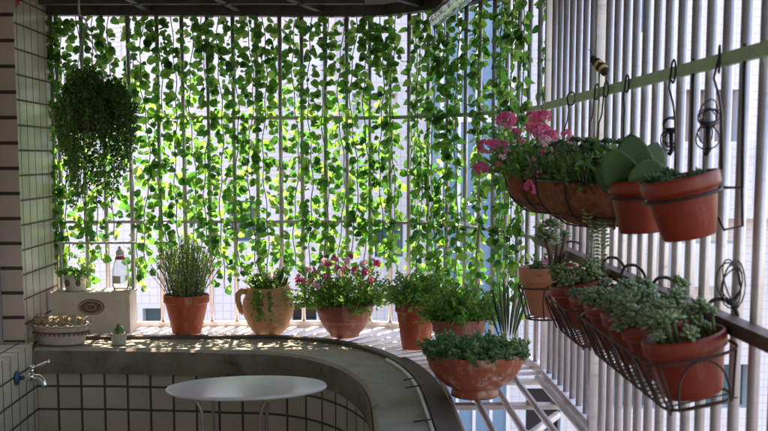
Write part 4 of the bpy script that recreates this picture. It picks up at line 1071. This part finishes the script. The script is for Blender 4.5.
# bee
c = at(601, 67, 2.66)
o = thing('bee_ornament', 'black and yellow striped bee ornament on a green stick above the flowers', 'ornament', c)
ax = (at(611, 78, 2.63)-at(592, 58, 2.69)).normalized(); Tb = Matrix.Translation(c) @ ax.to_track_quat('Z', 'Y').to_matrix().to_4x4()
for k, (z0, z1, r0, r1, mt_) in enumerate([(-.030, -.015, .008, .0115, 'beeblack'), (-.015, -.004, .0125, .0130, 'beeyellow'), (-.004, .005, .0130, .0128, 'beeblack'), (.005, .014, .0128, .0115, 'beeyellow'), (.014, .029, .0112, .003, 'beeblack')]):
    m = M(); m.lathe([(r0*.7, z0), (r0, z0+.002), (max(r0, r1)*1.02, (z0+z1)/2), (r1, z1-.002), (r1*.7, z1)], 20, T=Tb); m.build('body_stripe', mt_, o)
m = M(); m.ball((0, 0, -.034), .0095, T=Tb); m.build('head', 'beeblack', o)
m = M(); hd = Tb @ Vector((0, 0, -.038)); m.tube([hd, hd+Vector((-.006, -.004, .016)), hd+Vector((-.012, -.004, .022))], .0008, 4); m.tube([hd, hd+Vector((.004, -.004, .016)), hd+Vector((.002, -.006, .025))], .0008, 4)
m.build('antennae', 'wire', o)
m = M()
for s_ in (-1, 1): m.fat(Tb @ Vector((0, 0, -.006)), Tb.to_3x3() @ Vector((s_*.8, .9, .25)), Vector((0, -.2, 1)), .022, .010, .001, 4, 6)
m.build('wing', 'plastic', o)
m = M(); m.tube([c+Vector((-.004, 0, -.012)), at(599, 100, 2.65), at(597, 140, 2.64), at(598, 172, 2.62)], .0022, 6); m.build('stick', 'stickgreen', o)

# ------------------------------------------------------------------ lower row
def rack(label, Y0, Y1, rimz, r, h, tilt, xc, arcs):
    """wire trough in a frame tilted off the wall"""
    o = thing('wire_trough', label, 'wire holder', (xc, (Y0+Y1)/2, rimz), group='wire troughs hooked on the brown rail', kind='thing')
    yc = (Y0+Y1)/2; hl = (Y1-Y0)/2
    Tr = Matrix.Translation((xc, yc, rimz)) @ Matrix.Rotation(-tilt, 4, 'Y')
    def loop(w, l, z, rad, n=6):
        pts = []
        for cx_, cy_, a0 in ((w-rad, l-rad, 0), (-(w-rad), l-rad, 90), (-(w-rad), -(l-rad), 180), (w-rad, -(l-rad), 270)):
            for k in range(n+1): a = R(a0+90*k/n); pts.append(Tr @ Vector((cx_+rad*math.cos(a), cy_+rad*math.sin(a), z)))
        return pts
    w1, w2 = r+.006, r*.74+.006
    m = M(); m.tube(loop(w1, hl, -.028, .05), .0026, 6, closed=True); m.build('upper_hoop', 'rust_wire', o)
    m = M(); m.tube(loop(w2, hl-.02, -h-.008, .04), .0024, 6, closed=True)
    m.build('lower_hoop', 'rust_wire', o)
    m = M()
    for k in range(int((Y1-Y0)/.03)):   # bottom cross wires
        y = -hl+.03+k*.03; 
        if y > hl-.03: break
        m.tube([Tr @ Vector((-w2, y, -h-.008)), Tr @ Vector((w2, y, -h-.008))], .0014, 5)
    m.build('bottom_wires', 'rust_wire', o)
    m = M()
    for k in range(arcs):
        y = -hl+(2*hl)*(k+.5)/arcs; hw = hl/arcs*.72
        pts = [Tr @ Vector((-(w2+(w1-w2)*f)-.002, y+hw*math.cos(a), -h-.008+(h-.022)*f)) for a, f in [(math.pi*j/12, math.sin(math.pi*j/12)**.7 if 0 < j < 12 else 0) for j in range(13)]]
        m.tube(pts, .0022, 6)
    for sg in (-1, 1):
        pts = [Tr @ Vector((w2*.75*math.cos(a), sg*(hl-.02+.02*f)+sg*.002, -h-.008+(h-.022)*f)) for a, f in [(math.pi*j/12, math.sin(math.pi*j/12)**.7 if 0 < j < 12 else 0) for j in range(13)]]
        m.tube(pts, .0022, 6)
        for cx_ in (-1, 1): m.tube([Tr @ Vector((cx_*(w1-.012), sg*(hl-.012), -.028)), Tr @ Vector((cx_*(w2-.008), sg*(hl-.03), -h-.008))], .0022, 6)
    m.build('arches', 'rust_wire', o)
    for y in (-hl*.55, hl*.55):
        A = Tr @ Vector((w1, y, -.028)); m = M(); xw = WX-.048
        m.tube(smooth([A, Vector((xw-.004, A.y, A.z+.01)), Vector((xw-.006, A.y, RZ2+.014)), Vector((xw+.004, A.y, RZ2+.034)), Vector((xw+.028, A.y, RZ2+.034)), Vector((xw+.045, A.y, RZ2+.014)), Vector((xw+.045, A.y, RZ2-.006))]), .0034, 8); m.build('rail_hook', 'wire', o)
    return o, Tr
def succpot(name, label, xc, Y, rimz, r, h, tilt, mat, seed, nros, spread=1.0, lift=.03, L=.019):
    e = Euler((0, -tilt, 0)); up = e.to_matrix() @ Vector((0, 0, 1)); base = Vector((xc, Y, rimz))-up*h
    o = thing(name, label, 'potted plant', base, tuple(e), group='succulent pots along the brown rail'); T = simplepot(o, r, h, mat, rim=.026, taper=.70)
    rg = random.Random(seed)
    for i in range(nros):
        m = M(); ms = M()
        a = rg.uniform(0, 6.28); q_ = r*spread*math.sqrt(rg.random()); st = T @ Vector((q_*.8*math.cos(a), q_*.8*math.sin(a), h-.015)); lean = rg.uniform(0, .4)
        c1 = st+Vector((math.cos(a)*.02*lean-.012, math.sin(a)*.02*lean, rg.uniform(.012, lift+.012))); ms.tube([st, c1], .003, 5)
        tl = Vector((math.cos(a)*.5*q_/r, math.sin(a)*.5*q_/r-.25, 1)).normalized(); qt = tl.to_track_quat('Z', 'Y').to_matrix(); n_ = 20; l = L*rg.uniform(.6, 1.35)
        for k in range(n_):
            w = k*2.4+a; el = -.1+1.45*k/n_; d = qt @ Vector((math.cos(w)*math.cos(el), math.sin(w)*math.cos(el), math.sin(el)))
            m.fat(c1, d, tl, l*(1.05-.5*k/n_)*rg.uniform(.8, 1.1), l*.42, l*.22, 4, 6)
        ro = m.build('rosette', ('succ', 'succ', 'succ_blue', 'succ', 'succ_yellow', 'succ_blue')[seed-71], o); bakeparent(ms.build('stem', 'stem', o), ro)
    return o, T
XC = WX-.110; TL = R(12)
succpot('succulent_pot', 'nearest red clay pot in the wire trough, its side bare and plants spilling left', XC, 1.705, 1.272, .0665, .098, TL, 'terra_red', 71, 20, 1.0, .045)
succpot('succulent_pot', 'second nearest pot in the trough, hidden under fat grey-green rosettes', XC-.0, 1.850, 1.275, .0650, .098, TL, 'terra_red', 72, 26, 1.1, .05, .021)
succpot('succulent_pot', 'middle pot of the near trough, smothered in grey-green rosettes', XC-.0, 2.000, 1.275, .0650, .098, TL, 'terra_red', 73, 24, 1.1, .05, .021)
succpot('succulent_pot', 'fourth pot from the viewer in the wire trough, low loose rosettes', XC-.0, 2.150, 1.272, .0650, .098, TL, 'terra_red', 74, 22, 1.1, .03, .020)
rack('long black wire trough of arches carrying the four nearer succulent pots', 1.632, 2.225, 1.272, .066, .099, TL, XC, 8)
succpot('succulent_pot', 'red clay pot of pale rosettes in the short trough beside the orange pot', XC, 2.505, 1.268, .070, .105, TL, 'terra_red', 75, 24, 1.1, .035, .022)
succpot('succulent_pot', 'small red clay pot with sparse rosettes between the two wire troughs', XC+.01, 2.345, 1.262, .066, .103, TL, 'terra_red', 76, 6, .8, .01, .018)
rack('short black wire trough carrying two pots next to the orange pot', 2.262, 2.590, 1.268, .070, .104, TL, XC, 4)

# orange pot in ring holder
rim = at(548, 266, 3.0); h = .135
e = Euler((0, R(-3), 0)); base = rim-e.to_matrix() @ Vector((0, 0, h))
o = thing('tree_cactus_pot', 'orange clay pot in a round wire cradle with a stout-stemmed rosette plant', 'potted plant', base, tuple(e)); T = simplepot(o, .081, h, 'terra_orange', rim=.040, taper=.66)
m = M()
for (x, x2, h2) in ((.01, -.005, .075), (.03, .05, .085), (.015, .03, .06)):
    m.tube([T @ Vector((x, 0, h-.02)), T @ Vector(((x+x2)/2+.004, 0, h+h2*.5)), T @ Vector((x2, 0, h+h2))], [.0085, .007, .006], 8)
m.build('woody_stem', 'brownstem', o)
rg = random.Random(81)
for (x, y, z, l, n_) in ((-.002, -.01, h+.080, .044, 30), (.014, .0, h+.112, .036, 22), (.05, 0, h+.085, .022, 14), (.045, -.03, h+.012, .020, 14), (-.04, -.02, h-.002, .018, 12), (-.01, -.05, h-.002, .016, 12), (.01, .02, h+.03, .022, 14)):
    c1 = T @ Vector((x, y, z)); m = M()
    for k in range(n_): w = k*2.4; el = -.3+1.6*k/n_; m.fat(c1, (math.cos(w)*math.cos(el), math.sin(w)*math.cos(el), math.sin(el)), (0, 0, 1), l*(1.05-.5*k/n_), l*.42, l*.18, 4, 6)
    m.build('rosette', 'succ', o)
m = M()
for k in range(80): q = T @ Vector((rg.uniform(-.05, .01), rg.uniform(-.06, .03), h+rg.uniform(-.008, .02))); m.leaf(q, rdir(rg, .4), rdir(rg, .5), .016, .007, 'lance')
m.build('ground_leaves', 'leaf_blue', o)
m = M()
for k in range(26): q = T @ Vector((-.018+rg.uniform(-.006, .006), -.05, h+.006+rg.uniform(0, .014))); m.leaf(q, rdir(rg, .6), rdir(rg, .5), .015, .006, 'lance')
m.build('purple_sprig', 'pinkpale', o)
m = M()
for k in range(18): m.fat(T @ Vector((.0+.002*math.sin(k), -.0855, h-.002-k*.0042)), (rg.uniform(-1, 1), -.5, -.2), (0, 0, 1), .006, .004, .003, 3, 5)
m.build('trailing_beads', 'succ', o)
o2 = thing('round_wire_cradle', 'round black wire cradle with arches around the orange clay pot', 'wire holder', T @ Vector((0, 0, .0)), kind='thing')
m = M(); m.tube([T @ Vector((.083*math.cos(w), .083*math.sin(w), h*.60)) for w in [2*math.pi*k/32 for k in range(32)]], .0024, 6, closed=True); m.build('upper_hoop', 'rust_wire', o2)
m = M(); m.tube([T @ Vector((.066*math.cos(w), .066*math.sin(w), -.006)) for w in [2*math.pi*k/32 for k in range(32)]], .0026, 6, closed=True); m.tube([T @ Vector((-.066, 0, -.006)), T @ Vector((.066, 0, -.006))], .002, 5); m.tube([T @ Vector((0, -.066, -.006)), T @ Vector((0, .066, -.006))], .002, 5); m.build('lower_hoop', 'rust_wire', o2)
m = M()
for j in range(5):
    a0 = -math.pi/2-.15+2*math.pi*j/5; pts = []
    for k in range(13):
        b_ = math.pi*k/12; f = math.sin(b_)**.6 if 0 < k < 12 else 0; w = a0+.26*math.cos(b_); rr = .066+.019*f; pts.append(T @ Vector((rr*math.cos(w), rr*math.sin(w), -.006+(h*.70)*f)))
    m.tube(pts, .0021, 6)
m.build('arches', 'rust_wire', o2)
m = M(); A = T @ Vector((.083, 0, h*.6)); xw = WX-.048
m.tube(smooth([A, Vector((xw, A.y, A.z+.004)), Vector((xw, A.y, RZ2+.02)), Vector((xw+.012, A.y, RZ2+.036)), Vector((xw+.04, A.y, RZ2+.03)), Vector((xw+.045, A.y, RZ2))]), .003, 8); m.build('rail_hook', 'wire', o2)

# wrapped tube at the top
a = at(433, 21, 3.85); b = at(462, -4, 3.2); b2 = a+(b-a)*1.6
o = thing('wrapped_pole', 'clear plastic sleeve over a pole end poking down from under the roof', 'pole', b2, kind='thing')
n_ = 40; rg = random.Random(4); pts = [a+(b2-a)*(k/n_) for k in range(n_+1)]
m = M(); m.tube(pts, [(.026 if k > 3 else .012+.0045*k)*(1+rg.uniform(-.10, .10)) for k in range(n_+1)], 14); m.build('plastic_sleeve', 'plastic', o)
m = M(); m.tube([a+(b2-a)*.08, b2], .009, 10); m.build('pole', 'hook', o)
m = M(); m.tube([a+(b2-a)*.62+Vector((0, 0, .02)), Vector(((a+(b2-a)*.62).x, (a+(b2-a)*.62).y, 2.16))], .002, 5); m.build('string', 'wire', o)
# red charms
o = thing('red_charm', 'small red tassel charm hanging high on the pale tiles of the column', 'charm', at(28, 2, 4.15)); o.location.x = -1.222
q = o.location.copy(); m = M(); m.tube([q+Vector((0, 0, .05)), q], .001, 4); m.box(q+Vector((0, -.012, .0)), (.004, .008, .04)); m.box(q+Vector((0, .016, .006)), (.004, .010, .028)); m.tube([q+Vector((0, -.012, .02)), q+Vector((0, 0, .05)), q+Vector((0, .016, .02))], .001, 4); m.build('tassel', 'redthing', o)

# ------------------------------------------------------------------ light
AZ, EL = R(-3), R(60)
S = Vector((math.sin(AZ)*math.cos(EL), math.cos(AZ)*math.cos(EL), math.sin(EL)))
ld = bpy.data.lights.new('sun', 'SUN'); ld.energy = 3.8; ld.angle = R(.5); ld.color = (1, .95, .87)
lo = bpy.data.objects.new('sun', ld); col.objects.link(lo); lo.rotation_euler = S.to_track_quat('Z', 'Y').to_euler(); lo.location = (3, 8, 9)
w = bpy.data.worlds.new('World'); sc.world = w; w.use_nodes = True; nt = w.node_tree
sky = nt.nodes.new('ShaderNodeTexSky'); sky.sky_type = 'NISHITA'; sky.sun_disc = False; sky.sun_elevation = EL; sky.sun_rotation = AZ
nt.links.new(sky.outputs[0], nt.nodes['Background'].inputs[0]); nt.nodes['Background'].inputs[1].default_value = .15
sc.view_settings.view_transform = 'Standard'; sc.view_settings.look = 'None'; sc.view_settings.gamma = 1; sc.view_settings.use_curve_mapping = False
sc.view_settings.exposure = 2.45
sc.view_settings.use_white_balance = True; sc.view_settings.white_balance_temperature = 8200; sc.view_settings.white_balance_tint = 20
sc.render.engine = 'CYCLES'; sc.cycles.use_denoising = True; sc.cycles.max_bounces = 10; sc.cycles.transparent_max_bounces = 8
sc.cycles.diffuse_bounces = 5; sc.cycles.sample_clamp_indirect = 6; sc.cycles.caustics_refractive = False; sc.cycles.caustics_reflective = False
